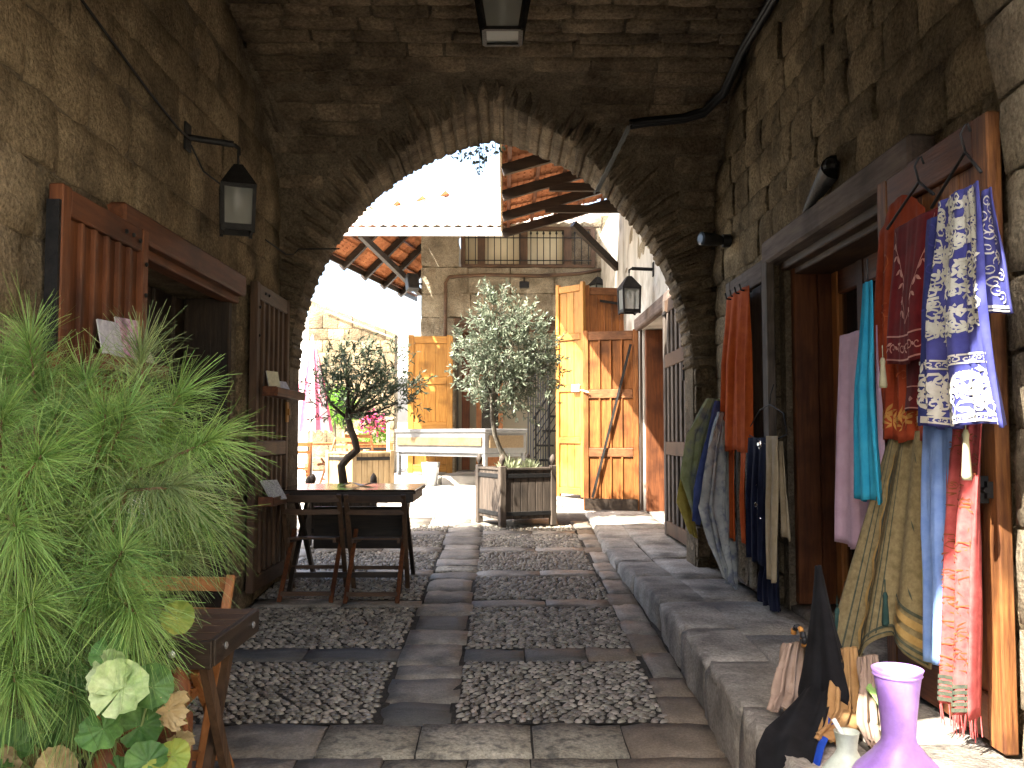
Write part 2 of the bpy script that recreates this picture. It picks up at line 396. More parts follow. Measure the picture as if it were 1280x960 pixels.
def arch_core(b, yf, yb, ztop, zt2, x0=XL - .02, x1=XR + .02, g=.025, shift=0.0, zs=0.0):
    def outer(x, z, zt):
        dx, dz = x - AX0, z - 1.2
        k = min((x1 - AX0) / dx if dx > 1e-6 else 9e9, (x0 - AX0) / dx if dx < -1e-6 else 9e9, (zt - 1.2) / dz if dz > 1e-6 else (-1.4 / dz if dz < -1e-6 else 9e9))
        return AX0 + dx * max(k, 1.0), 1.2 + dz * max(k, 1.0)
    def pt(a):
        x, z = arch_pt(a); ex = AX0 + (x - AX0) * (1 + g / AA); return ex + shift * (1 if x > AX0 else 0), (z + zs + (g if z > ASP else 0)) if z >= ASP - 1e-6 else z * (ASP + zs) / ASP
    def fr(a, r, yfn, zt):
        x, z = pt(a); ox, oz = outer(x, z, zt); t = r * r * .3 + r * .7; X, Z = lerp(x, ox, t), lerp(z, oz, t); return (X, yfn(Z), Z)
    b.grid(lambda a, r: fr(a, r, lambda z: yf(z), ztop), 96, 10)
    b.grid(lambda a, r: fr(a, r, lambda z: yb, zt2), 96, 6)
    b.grid(lambda a, r: (pt(a)[0], lerp(yf(pt(a)[1]), yb, r), pt(a)[1]), 96, 5)

ARCH = thing('stone_arch', 'rough stone arch framing the bright courtyard at the far end of the passage', 'arch', (AX0, 7.6, 0))
b = MB(); arch_core(b, lambda z: far_y(z) + .012, 7.8, 4.30, 4.9, g=.008)
b.build('core', MT['mortar'], ARCH)
# ring stones round the opening, one object each
nv = 54
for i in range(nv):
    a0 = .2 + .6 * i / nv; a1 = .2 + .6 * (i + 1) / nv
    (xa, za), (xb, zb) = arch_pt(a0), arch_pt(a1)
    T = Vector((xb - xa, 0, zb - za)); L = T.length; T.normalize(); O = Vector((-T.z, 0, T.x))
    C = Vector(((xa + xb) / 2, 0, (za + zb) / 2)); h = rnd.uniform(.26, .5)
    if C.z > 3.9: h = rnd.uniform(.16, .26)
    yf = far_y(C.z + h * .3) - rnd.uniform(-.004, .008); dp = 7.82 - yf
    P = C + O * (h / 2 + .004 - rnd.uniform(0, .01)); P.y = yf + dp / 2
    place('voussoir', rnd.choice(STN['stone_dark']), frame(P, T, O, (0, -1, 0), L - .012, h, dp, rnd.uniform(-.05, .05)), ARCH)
for sx in (-1, 1):                     # jamb stones below the springing
    z = .3
    while z < 2.08:
        h = min(rnd.uniform(.2, .36), 2.1 - z); w = rnd.uniform(.1, .14)
        P = Vector((AX0 + sx * (AA + w / 2 + .012), 7.62, z + h / 2))
        place('jamb_stone', rnd.choice(STN['stone_dark']), frame(P, (0, sx, 0), (0, 0, 1), (-sx, 0, 0), .42, h - .012, w), ARCH); z += h

VAULT = thing('stone_vault', 'dark rubble vault overhead with flat courses of stone', 'vault', (0, 5, 4.5))
b = MB()
s0 = next(PS[i] for i in range(len(PROF)) if PROF[i][1] >= 4.14); s1 = PS[9] + .0
def vsurf(u, v):
    P, d = prof(lerp(s0, PS[-2], v)); return (lerp(XL - .03, XR + .03, u), P.y + (.02 if P.y > 5 else -.02) * abs(d.z), P.z + .02)
b.grid(vsurf, 2, 40)
b.box(((XL + XR) / 2, 4.66, 4.83), (XR - XL + 1.3, 6.28, .26))
b.build('core', MT['mortar'], VAULT)
def vmap(u, v):
    P, d = prof(v); N = Vector((0, d.z, -d.y)); N = -N if N.y > 0 and P.y > 5.5 else N
    if P.y > 5.5: N = Vector((0, -abs(d.z), -abs(d.y)))
    else: N = Vector((0, abs(d.z), -abs(d.y)))
    return (u, P.y, P.z), Vector((1, 0, 0)), Vector((1, 0, 0)).cross(N) * -1, N
def vskip(u, v, l, h):
    P, d = prof(v); 
    if P.y > 6.3:
        return min(arch_out(u - l * .4, P.z), arch_out(u + l * .4, P.z), arch_out(u, P.z - .05)) < (.30 if P.z < 3.9 else .16)
    return False
sA = 2.0
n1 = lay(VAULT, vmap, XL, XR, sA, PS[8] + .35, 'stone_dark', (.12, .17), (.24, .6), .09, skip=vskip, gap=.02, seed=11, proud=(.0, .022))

# near arch behind the lens: its right pier just shows
NEAR = thing('stone_arch', 'pale rough stone pier of the near arch at the right edge of the picture', 'arch', (0, 2.4, 0))
b = MB(); arch_core(b, lambda z: 2.95, 1.5, 4.80, 4.9, shift=.11, zs=.3, x0=XL - .6, x1=XR + .6)
b.build('core', MT['mortar'], NEAR)
lay(NEAR, lambda u, v: ((1.64, u, v), (0, -1, 0), (0, 0, 1), (-1, 0, 0)), 1.5, 2.96, .1, 2.4, 'stone_pale', (.24, .36), (.36, .62), .10, seed=3)
lay(NEAR, lambda u, v: ((AX0 - AA - .02, u, v), (0, 1, 0), (0, 0, 1), (1, 0, 0)), 1.5, 2.96, .1, 2.4, 'stone_pale', (.24, .36), (.36, .7), .10, seed=5)
for i in range(11):
    a0 = .8 - .3 * i / 11; a1 = .8 - .3 * (i + 1) / 11
    (xa, za), (xb, zb) = arch_pt(a0), arch_pt(a1); T = Vector((xb - xa, 0, zb - za)); L = T.length; T.normalize(); N = Vector((-T.z, 0, T.x))
    for yy in (1.90, 2.62):
        P = Vector(((xa + xb) / 2 + .11, yy, (za + zb) / 2 + .3)) - N * .04
        place('voussoir', rnd.choice(STN['stone_pale']), frame(P, (0, -1, 0), T, N, .66, L - .01, .10), NEAR)

# ------------------------------------------------------------------ side walls of the passage
LW = thing('stone_wall', 'large sandstone blocks of the left wall above the red-brown shutters', 'wall', (XL, 5, 0))
b = MB(); X = XL - .02 - .3
b.box((X, 3.325, 2.25), (.6, 2.45, 4.9)); b.box((X, 5.4, 3.6), (.6, 1.7, 2.2)); b.box((X, 7.02, 2.25), (.6, 1.54, 4.9)); b.box((X, 5.4, .1), (.6, 1.7, .5))
b.build('core', MT['mortar'], LW)
def prof_clear(y, z):
    return y > far_y(z) - .02 if y > 5 else False
def wskip(u, v, l, h): return prof_clear(u, v)
lay(LW, lambda u, v: ((XL, u, v), (0, 1, 0), (0, 0, 1), (1, 0, 0)), 2.97, 7.44, .2, 4.4, 'stone', (.26, .36), (.4, .85), .12, rects=[(4.5, 6.3, 0, 2.62)], seed=21, proud=(-.012, .012), skip=wskip)
RW = thing('stone_wall', 'sandstone block wall on the right above the scarf shop doorway', 'wall', (XR, 5, 0))
b = MB(); X = XR + .02 + .3
b.box((X, 3.035, 2.25), (.6, 1.87, 4.9)); b.box((X, 4.81, 3.66), (.6, 1.68, 2.08)); b.box((X, 6.72, 2.25), (.6, 2.14, 4.9)); b.box((X, 4.81, .22), (.6, 1.68, .5))
b.build('core', MT['mortar'], RW)
lay(RW, lambda u, v: ((XR, u, v), (0, -1, 0), (0, 0, 1), (-1, 0, 0)), 2.97, 7.44, .5, 4.4, 'stone', (.17, .27), (.26, .55), .12, rects=[(3.6, 5.75, 0, 2.76)], seed=31, gap=.008, proud=(-.006, .018), skip=wskip)

# ------------------------------------------------------------------ ground, alley, raised pavement
b = MB(); b.add([(-90, -60, -.054 * 60 - .03), (90, -60, -.054 * 60 - .03), (90, 14.6, .758), (-90, 14.6, .758), (90, 120, .758), (-90, 120, .758)], [(0, 1, 2, 3), (3, 2, 4, 5)])
GR = b.build('ground', MT['ground']); tag(GR, 'pale ground around the passage and courtyard', None, kind='structure')
AL = thing('cobbled_alley', 'cobbled alley floor with stone bands climbing to the courtyard', None, (0, 6, .3), kind='structure')
b = MB(); b.add([(XL, 2.0, .054 * 2 - .022), (XR, 2.0, .054 * 2 - .022), (XR, 14.6, .7664), (XL - 3.2, 14.6, .7664), (XL - 3.2, 7.85, .402), (XL, 7.8, .399)], [(0, 1, 2, 3, 4, 5)])
b.build('mortar_bed', MT['earth'], AL)
SN = Vector((0, -.054, 1)).normalized(); SV = Vector((0, 1, .054)).normalized()
def slab(x0, x1, y0, y1, m, gap=.007, th=.07, name='paving_slab', parent=AL, zfn=ground_z, wear=.02):
    nx, ny = 4, 3; b = MB(); vs = []; fs = []; w, l = (x1 - x0 - gap), (y1 - y0 - gap)
    for j in range(ny + 1):
        for i in range(nx + 1):
            x = (i / nx - .5) * w; y = (j / ny - .5) * l; e = i in (0, nx) or j in (0, ny); c = i in (0, nx) and j in (0, ny)
            if c: x *= .995; y *= .99
            elif e: x += rnd.uniform(-.006, .004); y += rnd.uniform(-.006, .004)
            vs.append([x, y, rnd.uniform(-.007, .006) - (.005 if e else 0) - (.004 if c else 0)])
    for j in range(ny):
        for i in range(nx):
            a = j * (nx + 1) + i; fs.append((a, a + 1, a + nx + 2, a + nx + 1))
    ring = [i for i in range(nx + 1)] + [j * (nx + 1) + nx for j in range(1, ny + 1)] + [ny * (nx + 1) + i for i in range(nx - 1, -1, -1)] + [j * (nx + 1) for j in range(ny - 1, 0, -1)]
    n0 = len(vs); n = len(ring)
    for k in ring: vs.append([vs[k][0], vs[k][1], -th])
    for k in range(n): fs.append((ring[(k + 1) % n], ring[k], n0 + k, n0 + (k + 1) % n))
    cx, cy = (x0 + x1) / 2, (y0 + y1) / 2
    off = rnd.uniform(-.003, .006)
    vs = [(cx + x, cy + y, zfn(cy + y) + z + off) for x, y, z in vs]
    b.add(vs, fs); return b.build(name, m, parent, smooth=True)
def row(bounds, y0, y1, ms):
    for i in range(len(bounds) - 1): slab(bounds[i], bounds[i + 1], y0, y1, MT[ms[i % len(ms)]])
row([-1.78, -1.3, -.80, -.375, .125, .535, .95], 3.95, 4.31, ['slab', 'slab', 'slab_pale', 'slab_pale', 'slab_pale', 'slab_rust'])
row([-1.78, -1.17, -.86, -.5, -.15, .11, .47, .95], 3.6, 3.93, ['slab', 'slab', 'slab', 'slab_pale', 'slab_pale', 'slab_pale', 'slab_rust'])
row([-1.78, -1.4, -.9, -.3, .2, .6, .95], 3.2, 3.58, ['slab', 'slab_pale'])
row([-1.78, -1.2, -.7, -.1, .4, .95], 2.75, 3.18, ['slab', 'slab_pale', 'slab'])
row([-1.72, -1.1, -.4, .3, .95], 2.2, 2.73, ['slab', 'slab_pale'])
y = 4.33
seq = ['slate', 'slab', 'slab', 'slab', 'slab', 'slate', 'slab', 'slab', 'slab', 'slab', 'slab_pale', 'slab', 'slab', 'slab', 'slab', 'slab', 'slab', 'slab']
k = 0
while y < 10.3:                        # central run of slabs
    l = rnd.uniform(.2, .46); slab(-.585 + rnd.uniform(-.025, .015), -.235 + rnd.uniform(-.015, .025), y, y + l, MT[seq[k % len(seq)]]); y += l; k += 1
y = 4.33
while y < 10.6:                        # gutter stones along the kerb
    l = rnd.uniform(.25, .55); slab(.78 + rnd.uniform(-.03, .02), .965, y, y + l, MT['slab'] if rnd.random() < .8 else MT['slab_rust']); y += l
BANDS = [(5.28, 5.53), (6.56, 6.78), (7.6, 7.84), (8.7, 8.92), (9.72, 9.95)]
for bi, (ya, yb) in enumerate(BANDS):
    row([-1.78, -1.15, -.59], ya, yb, ['slate'] if bi == 0 else ['slab', 'slab'])
    row([-.23, .12, .48, .76] if bi == 0 else [-.23, .3, .76], ya, yb, ['slate', 'slate', 'slab_rust'] if bi == 0 else ['slab', 'slab'])
y = 10.35; k = 0
while y < 14.5:                        # courtyard flags
    l = rnd.uniform(.42, .6); l = min(l, 14.55 - y) if 14.55 - y - l > .25 else 14.56 - y
    x = -4.9 + rnd.uniform(0, .3)
    while x < 1.62:
        w = min(rnd.uniform(.4, .85), 1.66 - x)
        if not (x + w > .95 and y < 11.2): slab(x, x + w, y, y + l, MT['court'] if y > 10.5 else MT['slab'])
        x += w
    y += l
y = 8.0
while y < 10.3:                        # flags left of the alley in the open court
    l = rnd.uniform(.4, .6); x = -4.9
    while x < -1.85: w = min(rnd.uniform(.5, .8), -1.80 - x); slab(x, x + w, y, min(y + l, 10.34), MT['court']); x += w
    y += l
# pebbles set on edge
pts = []
def fill(x0, x1, y0, y1):
    cy = .0345; cx = .050; r = 0; y = y0 + .02
    while y < y1 - .012:
        x = x0 + .02 + (cx / 2 if r % 2 else 0)
        while x < x1 - .012:
            pts.append((x + rnd.uniform(-.011, .011), y + rnd.uniform(-.007, .007), rnd.uniform(.68, 1.2), rnd.uniform(.70, 1.18), rnd.gauss(.30, .34) + .45 * math.sin(x * 3.1 + y * 1.7))); x += cx
        y += cy; r += 1
ys = [4.33] + [q for p in BANDS for q in p] + [10.33]
for i in range(0, len(ys), 2):
    fill(-1.80, -.60, ys[i], ys[i + 1]); fill(-.225, .775, ys[i], ys[i + 1])
    for (xa, xb) in ((-1.82, -.56), (-.26, .80)):
        bb = MB(); z0, z1 = ground_z(ys[i]) - .0105, ground_z(ys[i + 1]) - .0105; bb.add([(xa, ys[i] - .004, z0), (xb, ys[i] - .004, z0), (xb, ys[i + 1] + .004, z1), (xa, ys[i + 1] + .004, z1)], [(0, 1, 2, 3)]).build('pebble_bed', MT['bed'], AL)
NS, NR_ = 8, 3
base = [(0, 0, 1.0)]
for q in range(1, NR_ + 1):
    th = q / NR_ * math.pi * .56
    for j in range(NS): base.append((math.sin(th) * math.cos(2 * math.pi * j / NS), math.sin(th) * math.sin(2 * math.pi * j / NS), math.cos(th)))
base = np.array(base); tri = []
for j in range(NS): tri.append((0, 1 + j, 1 + (j + 1) % NS))
for q in range(NR_ - 1):
    for j in range(NS):
        a = 1 + q * NS + j; c = 1 + q * NS + (j + 1) % NS; tri += [(a, a + NS, c + NS), (a, c + NS, c)]
tri = np.array(tri)
pts.sort(key=lambda p: (p[1] * p[1] + p[0] * p[0]))
peb = []
for s in range(8):
    rs = np.random.RandomState(s + 3); v = base * (1 + rs.uniform(-.13, .13, (len(base), 1))) * np.array([.0225, .0150, .0125]); v[:, 0] += v[:, 1] * rs.uniform(-.35, .35)
    me = bpy.data.meshes.new('cobblestone'); me.from_pydata(v.tolist(), [], tri.tolist()); me.materials.append(MT['cobble']); me.shade_smooth(); peb.append((me, v))
near = [p for p in pts if p[0] > -.95][:300]; ns = set(map(id, near))
for p in near:
    place('cobblestone', rnd.choice(peb)[0], Matrix.Translation((p[0], p[1], ground_z(p[1]) - .0085 + rnd.uniform(-.002, .002))) @ Matrix.Rotation(p[4], 4, 'Z') @ Matrix.Diagonal((p[2], p[3], rnd.uniform(.85, 1.1), 1)), AL)
VV = []; FF = []; n = 0
for p in pts:
    if id(p) in ns: continue
    v = peb[rnd.randrange(8)][1] * np.array([p[2], p[3], rnd.uniform(.85, 1.1)]); c, s = math.cos(p[4]), math.sin(p[4])
    w = np.stack([v[:, 0] * c - v[:, 1] * s + p[0], v[:, 0] * s + v[:, 1] * c + p[1], v[:, 2] + ground_z(p[1]) - .0085 + rnd.uniform(-.002, .002)], 1)
    VV.append(w); FF.append(tri + n); n += len(w)
np_mesh('cobblestones', np.concatenate(VV), np.concatenate(FF), MT['cobble_all'], True, AL, kind='stuff')

RP = thing('raised_pavement', 'worn raised stone pavement with rough kerb along the shop fronts', None, (1.3, 6, .5), kind='structure')
def rp_z(y): return .5 if y < 7.5 else lerp(.5, .63, min(1, (y - 7.5) / 3.7))
def kx(y): return .965 + .03 * math.sin(y * 1.3) - .03 * max(0, (4.2 - y))
b = MB(); ys_ = [2.0, 4, 6, 7.5, 9.3, 11.2, 11.6]
for a, c in zip(ys_, ys_[1:]):
    za, zc = rp_z(a) - .03, rp_z(c) - .03
    b.add([(1.06, a, -.1), (1.06, c, -.1), (1.06, c, zc), (1.06, a, za), (XR + .3, a, za), (XR + .3, c, zc)], [(0, 1, 2, 3), (3, 2, 5, 4)])
b.add([(1.06, 2.0, -.1), (XR + .3, 2.0, -.1), (XR + .3, 2.0, .47), (1.06, 2.0, .47)], [(0, 1, 2, 3)])
b.build('bed', MT['earth'], RP)
y = 2.0
while y < 11.3:                        # kerb blocks, worn and rounded
    l = min(rnd.uniform(.55, 1.1), 11.35 - y); 
    if 11.35 - y - l < .3: l = 11.35 - y
    y1 = y + l - .012; nl = 7; vs = []; fs = []
    prof_k = [(0.0, -.45), (-.005, -.16), (-.004, -.06), (.002, -.022), (.018, -.004), (.06, 0.0), (.30, 0.0)]
    for i in range(nl + 1):
        yy = lerp(y, y1, i / nl); e = i in (0, nl)
        for q, (dx, dz) in enumerate(prof_k):
            vs.append((kx(yy) + dx + (rnd.uniform(-.012, .012) if q < 6 else 0) + (.008 if e and q < 6 else 0), yy, rp_z(yy) + dz + (rnd.uniform(-.007, .007) if 1 < q < 6 else 0) - (.008 if e and q > 2 else 0)))
    m = len(prof_k)
    for i in range(nl):
        for q in range(m - 1): fs.append((i * m + q, (i + 1) * m + q, (i + 1) * m + q + 1, i * m + q + 1))
    fs += [tuple(range(m)), tuple(reversed(range(nl * m, nl * m + m)))]
    bb = MB().add(vs, fs); bb.build('kerb_stone', MT['kerb'], RP, smooth=True); y += l
y = 2.0
while y < 11.3:
    l = min(rnd.uniform(.6, 1.2), 11.4 - y)
    if 11.4 - y - l < .3: l = 11.4 - y
    slab(1.27, XR + .02, y, y + l, MT['kerb'], gap=.008, parent=RP, zfn=rp_z); y += l
for (ya, yb) in ((3.97, 5.65), (9.3, 11.2)):       # floors of the doorways
    slab(XR + .02, 2.35, ya, yb, MT['kerb'], gap=.006, parent=RP, zfn=lambda y: rp_z(y) + .03)

# ------------------------------------------------------------------ door leaves
def leaf(name, label, cat, w, h, loc, rz, mv, mh, rails, planks, t=.045, st=.09, rl=.11, back=True, batten=0.0, group=None):
    """leaf hinged at local x=0, front towards local -y; rails: heights of the rail centres; planks: count per bay"""
    o = thing(name, label, cat, loc, rz, group)
    for x in (st / 2, w - st / 2): MB().box((x, 0, h / 2), (st, t, h), bev=.006).build('stile', mv, o, True)
    zs = sorted(rails)
    for z in zs: MB().box((w / 2, 0, z), (w - 2 * st - .002, t - .004, rl), bev=.006).build('rail', mh, o, True)
    for a, c in zip(zs, zs[1:]):
        z0, z1 = a + rl / 2, c - rl / 2; pw = (w - 2 * st) / planks
        for i in range(planks):
            x = st + pw * (i + .5); d = rnd.uniform(-.002, .002)
            if back: MB().box((x, .010 + d, (z0 + z1) / 2), (pw - .002, t * .45, z1 - z0 - .002), bev=.007).build('plank', mv, o, True)
            if batten and i: MB().box((x - pw / 2, -.009, (z0 + z1) / 2), (batten, t * .5, z1 - z0 - .004), bev=.004).build('batten', mv, o, True)
            if not back: MB().box((x, -.002, (z0 + z1) / 2), (pw * .42, t * .6, z1 - z0 - .002), bev=.004).build('slat', mv, o, True)
    return o
def bolts(o, pts, r=.011):
    for p in pts: MB().lathe((0, 0, 0), [(r, 0), (r, .006), (r * .5, .011), (0.001, .012)], 8).build('bolt', MT['iron'], o, True).matrix_basis = Matrix.Translation(p) @ Matrix.Rotation(R(90), 4, 'X')

# left shop: near leaf, far leaf, beam, doorway
SL = leaf('shutter', 'red-brown plank shutter folded back on the left wall behind the pine', 'shutter', .88, 2.12, (-1.77, 3.60, .43), R(90), MT['red_v'], MT['red_h'], [.06, 1.0, 2.06], 6, t=.06, st=.075, batten=.03)
bolts(SL, [(.6, -.032, 2.06), (.68, -.032, 2.06), (.76, -.032, 2.05), (.84, -.032, 1.95), (.84, -.032, 1.8)])
MB().box((-.012, .0, 1.75), (.02, .05, .6)).build('hinge_strap', MT['iron'], SL, True)
SF = leaf('slatted_shutter', 'slatted brown shutter beside the left arch jamb with leaflet shelves', 'shutter', .98, 2.18, (-1.76, 6.44, .46), R(90), MT['brown_v'], MT['brown_h'], [.06, 1.0, 2.12], 6, t=.055, st=.07, batten=.04)
bolts(SF, [(.2, -.03, 2.12), (.3, -.03, 2.12), (.05, -.03, 2.0), (.05, -.03, 1.8)])
MB().box((.9, -.035, 1.28), (.07, .012, .16)).box((.9, -.045, 1.28), (.03, .02, .05)).build('latch', MT['gold_v'], SF, True)
LB = thing('timber_lintel', 'dark timber lintel over the left shop opening', 'lintel', (-1.80, 5.2, 2.5))
MB().box((-1.80, 5.22, 2.565), (.10, 2.0, .14), bev=.012).build('beam', MT['red_h'], LB)
MB().box((-1.86, 5.40, 2.475), (.10, 1.7, .05), bev=.006).build('trim', MT['red_h'], LB)
DL = thing('shop_doorway', 'dark recessed shop doorway between the left shutters', 'doorway', (-2.2, 5.4, .3))
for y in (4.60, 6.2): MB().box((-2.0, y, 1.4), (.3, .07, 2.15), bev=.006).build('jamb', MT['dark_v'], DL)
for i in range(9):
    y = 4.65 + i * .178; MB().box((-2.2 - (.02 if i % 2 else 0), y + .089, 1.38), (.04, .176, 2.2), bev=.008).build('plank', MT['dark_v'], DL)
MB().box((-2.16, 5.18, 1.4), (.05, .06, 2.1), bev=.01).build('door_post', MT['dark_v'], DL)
MB().box((-2.06, 5.4, .37), (.45, 1.66, .06), bev=.01).build('sill', MT['slab'], DL)
# leaflets and shelves on the shutters
def shelf(loc, w, label):
    o = thing('leaflet_shelf', label, 'shelf', loc, R(90))
    MB().box((0, -.055, 0), (w, .11, .015), bev=.003).build('board', MT['red_h'], o, True)
    MB().box((0, -.105, .03), (w, .012, .05), bev=.003).build('lip', MT['red_h'], o, True)
    for x in (-w / 2 + .008, w / 2 - .008): MB().box((x, -.052, .03), (.014, .1, .06), bev=.003).build('end', MT['red_h'], o, True)
    return o
def booklet(loc, w, h, tilt, yaw, m, label, name='booklet', parts=None):
    o = thing(name, label, 'booklet', loc, yaw)
    mm = Matrix.Rotation(tilt, 4, 'X')
    q = MB().box((0, 0, h / 2), (w, .006, h)); q.v = [mm @ Vector(p) for p in q.v]; q.build('pages', MT['paper'], o, True)
    q = MB().box((0, -.0045, h / 2), (w + .002, .0015, h + .002)); q.v = [mm @ Vector(p) for p in q.v]; q.build('cover', m, o, True)
    return o
MT['cov_pink'] = mat('pink_printed_cover', (.38, .05, .20), (.75, .62, .70), 26, .35, 0, var=0, dirt=(.05, .01, .04), dirt_scale=16)
MT['cov_grey'] = mat('grey_printed_cover', (.35, .33, .38), (.62, .60, .62), 34, .4, 0, var=0)
MT['cov_cream'] = mat('cream_printed_cover', (.55, .52, .34), (.75, .72, .5), 30, .4, 0, var=0)
MT['print'] = mat('small_print', (.18, .18, .2), (.6, .6, .58), 90, .5, 0, var=0)
shelf((-1.73, 4.12, 1.83), .66, 'shelf of leaflets on the red-brown shutter')
booklet((-1.66, 3.93, 1.845), .15, .20, R(-12), R(80), MT['cov_grey'], 'grey booklet leaning left of the pink one on the shutter shelf')
booklet((-1.655, 4.12, 1.845), .16, .235, R(-12), R(78), MT['cov_pink'], 'pink and white booklet with dark top on the shutter shelf')
booklet((-1.66, 4.30, 1.845), .20, .145, R(-25), R(84), MT['cov_cream'], 'cream leaflets right of the pink booklet on the shutter shelf')
booklet((-1.68, 4.28, 1.14), .14, .16, R(-10), R(80), MT['paper'], 'white leaflet low on the red-brown shutter behind pine needles')
shelf((-1.70, 6.92, 1.84), .9, 'upper leaflet shelf on the slatted shutter')
booklet((-1.65, 6.66, 1.85), .16, .17, R(-12), R(75), MT['cov_cream'], 'tall leaflet on the upper shelf of the slatted shutter')
booklet((-1.64, 6.98, 1.85), .17, .13, R(-30), R(75), MT['cov_grey'], 'grey leaflet leaning on the upper shelf of the slatted shutter')
shelf((-1.70, 6.85, 1.07), .9, 'lower leaflet shelf on the slatted shutter')
booklet((-1.60, 6.58, 1.10), .15, .17, R(-40), R(55), MT['print'], 'small printed card tilted on the lower shelf of the slatted shutter', 'card')

# ------------------------------------------------------------------ lanterns and fixtures
def lantern(label, loc, w=.19, h=.30, name='lantern', rz=0.0, hang=.12, flip=False):
    """local origin at the hook on top"""
    o = thing(name, label, 'lantern', loc, rz); z1 = -hang - .13; z0 = z1 - h; a, c = (w / 2, w / 2 * .92)
    MB().tube([(0, 0, 0), (0, 0, -hang)], .007, 6).build('stem', MT['iron'], o, True)
    MB().add([(-a * 1.12, -a * 1.12, z1), (a * 1.12, -a * 1.12, z1), (a * 1.12, a * 1.12, z1), (-a * 1.12, a * 1.12, z1), (-.025, -.025, -hang), (.025, -.025, -hang), (.025, .025, -hang), (-.025, .025, -hang)],
             [(0, 1, 5, 4), (1, 2, 6, 5), (2, 3, 7, 6), (3, 0, 4, 7), (4, 5, 6, 7), (3, 2, 1, 0)]).build('cap', MT['iron'], o, True)
    for sx in (-1, 1):
        for sy in (-1, 1): MB().bar((sx * a, sy * a, z1), (sx * c, sy * c, z0 - .03), .02, .02).build('post', MT['iron'], o, True)
    for (p, q) in (((-1, -1), (1, -1)), ((1, -1), (1, 1)), ((1, 1), (-1, 1)), ((-1, 1), (-1, -1))):
        MB().bar((p[0] * c, p[1] * c, z0), (q[0] * c, q[1] * c, z0), .018, .035).build('rail', MT['iron'], o, True)
        MB().bar((p[0] * a, p[1] * a, z1 - .012), (q[0] * a, q[1] * a, z1 - .012), .018, .022).build('rail', MT['iron'], o, True)
        MB().add([(p[0] * c, p[1] * c, z0), (q[0] * c, q[1] * c, z0), (q[0] * a, q[1] * a, z1), (p[0] * a, p[1] * a, z1)], [(0, 1, 2, 3)]).build('pane', MT['frosted'], o, True)
    MB().lathe((0, 0, z1 - .13), [(.012, 0), (.026, .03), (.03, .06), (.015, .11), (.012, .13)], 12, True).build('bulb', MT['white'], o, True, smooth=True)
    return o
def bracket(label, a, b, plate_n, drop=.05):
    o = thing('wall_bracket', label, 'bracket', a); a = Vector(a); c = Vector(b)
    MB().tube([a, c], .02, 8).build('arm', MT['iron'], o)
    n = Vector(plate_n); MB().box(a + n * .006, (.014 if abs(n.x) > .5 else .09, .014 if abs(n.y) > .5 else .09, .16), bev=.003).build('plate', MT['iron'], o)
    MB().tube([c, c + (c - a).normalized() * .03 + Vector((0, 0, -.02)), c + (c - a).normalized() * .03 + Vector((0, 0, -drop))], .012, 6).build('hook', MT['iron'], o)
    return o
bracket('black iron bracket carrying the lantern on the left wall', (-1.82, 5.20, 3.26), (-1.58, 5.30, 3.25), (1, 0, 0), .06)
lantern('black lantern with frosted panes beside the left shutters', (-1.555, 5.31, 3.20), .18, .25, rz=R(20), hang=.07)
o = thing('lantern', 'large tapered lantern hanging from the middle of the vault', 'lantern', (-.01, 5.25, 4.52))
zb = 3.88; zt = 4.34; a, c = .18, .105; X0, Y0 = -.01, 5.25
MB().tube([(X0, Y0, 4.52), (X0, Y0, 4.40)], .012, 6).build('chain', MT['iron'], o)
MB().add([(X0 - a * 1.1, Y0 - a * 1.1, zt), (X0 + a * 1.1, Y0 - a * 1.1, zt), (X0 + a * 1.1, Y0 + a * 1.1, zt), (X0 - a * 1.1, Y0 + a * 1.1, zt), (X0, Y0, 4.46)], [(0, 1, 4), (1, 2, 4), (2, 3, 4), (3, 0, 4), (3, 2, 1, 0)]).build('cap', MT['iron'], o)
for (p, q) in (((-1, -1), (1, -1)), ((1, -1), (1, 1)), ((1, 1), (-1, 1)), ((-1, 1), (-1, -1))):
    MB().bar((X0 + p[0] * c, Y0 + p[1] * c, zb), (X0 + p[0] * a, Y0 + p[1] * a, zt), .024, .024).build('post', MT['iron'], o)
    MB().bar((X0 + p[0] * c, Y0 + p[1] * c, zb), (X0 + q[0] * c, Y0 + q[1] * c, zb), .026, .02).build('rail', MT['iron'], o)
    MB().add([(X0 + p[0] * c, Y0 + p[1] * c, zb), (X0 + q[0] * c, Y0 + q[1] * c, zb), (X0 + q[0] * a, Y0 + q[1] * a, zt), (X0 + p[0] * a, Y0 + p[1] * a, zt)], [(0, 1, 2, 3)]).build('pane', MT['frosted'], o)
MB().box((X0, Y0, zb + .004), (c * 1.8, c * 1.8, .006)).build('bottom_pane', MT['frosted'], o)
MB().lathe((X0, Y0, 3.95), [(.02, 0), (.035, .05), (.03, .12), (.02, .3)], 12, True).build('bulb', MT['white'], o, smooth=True)
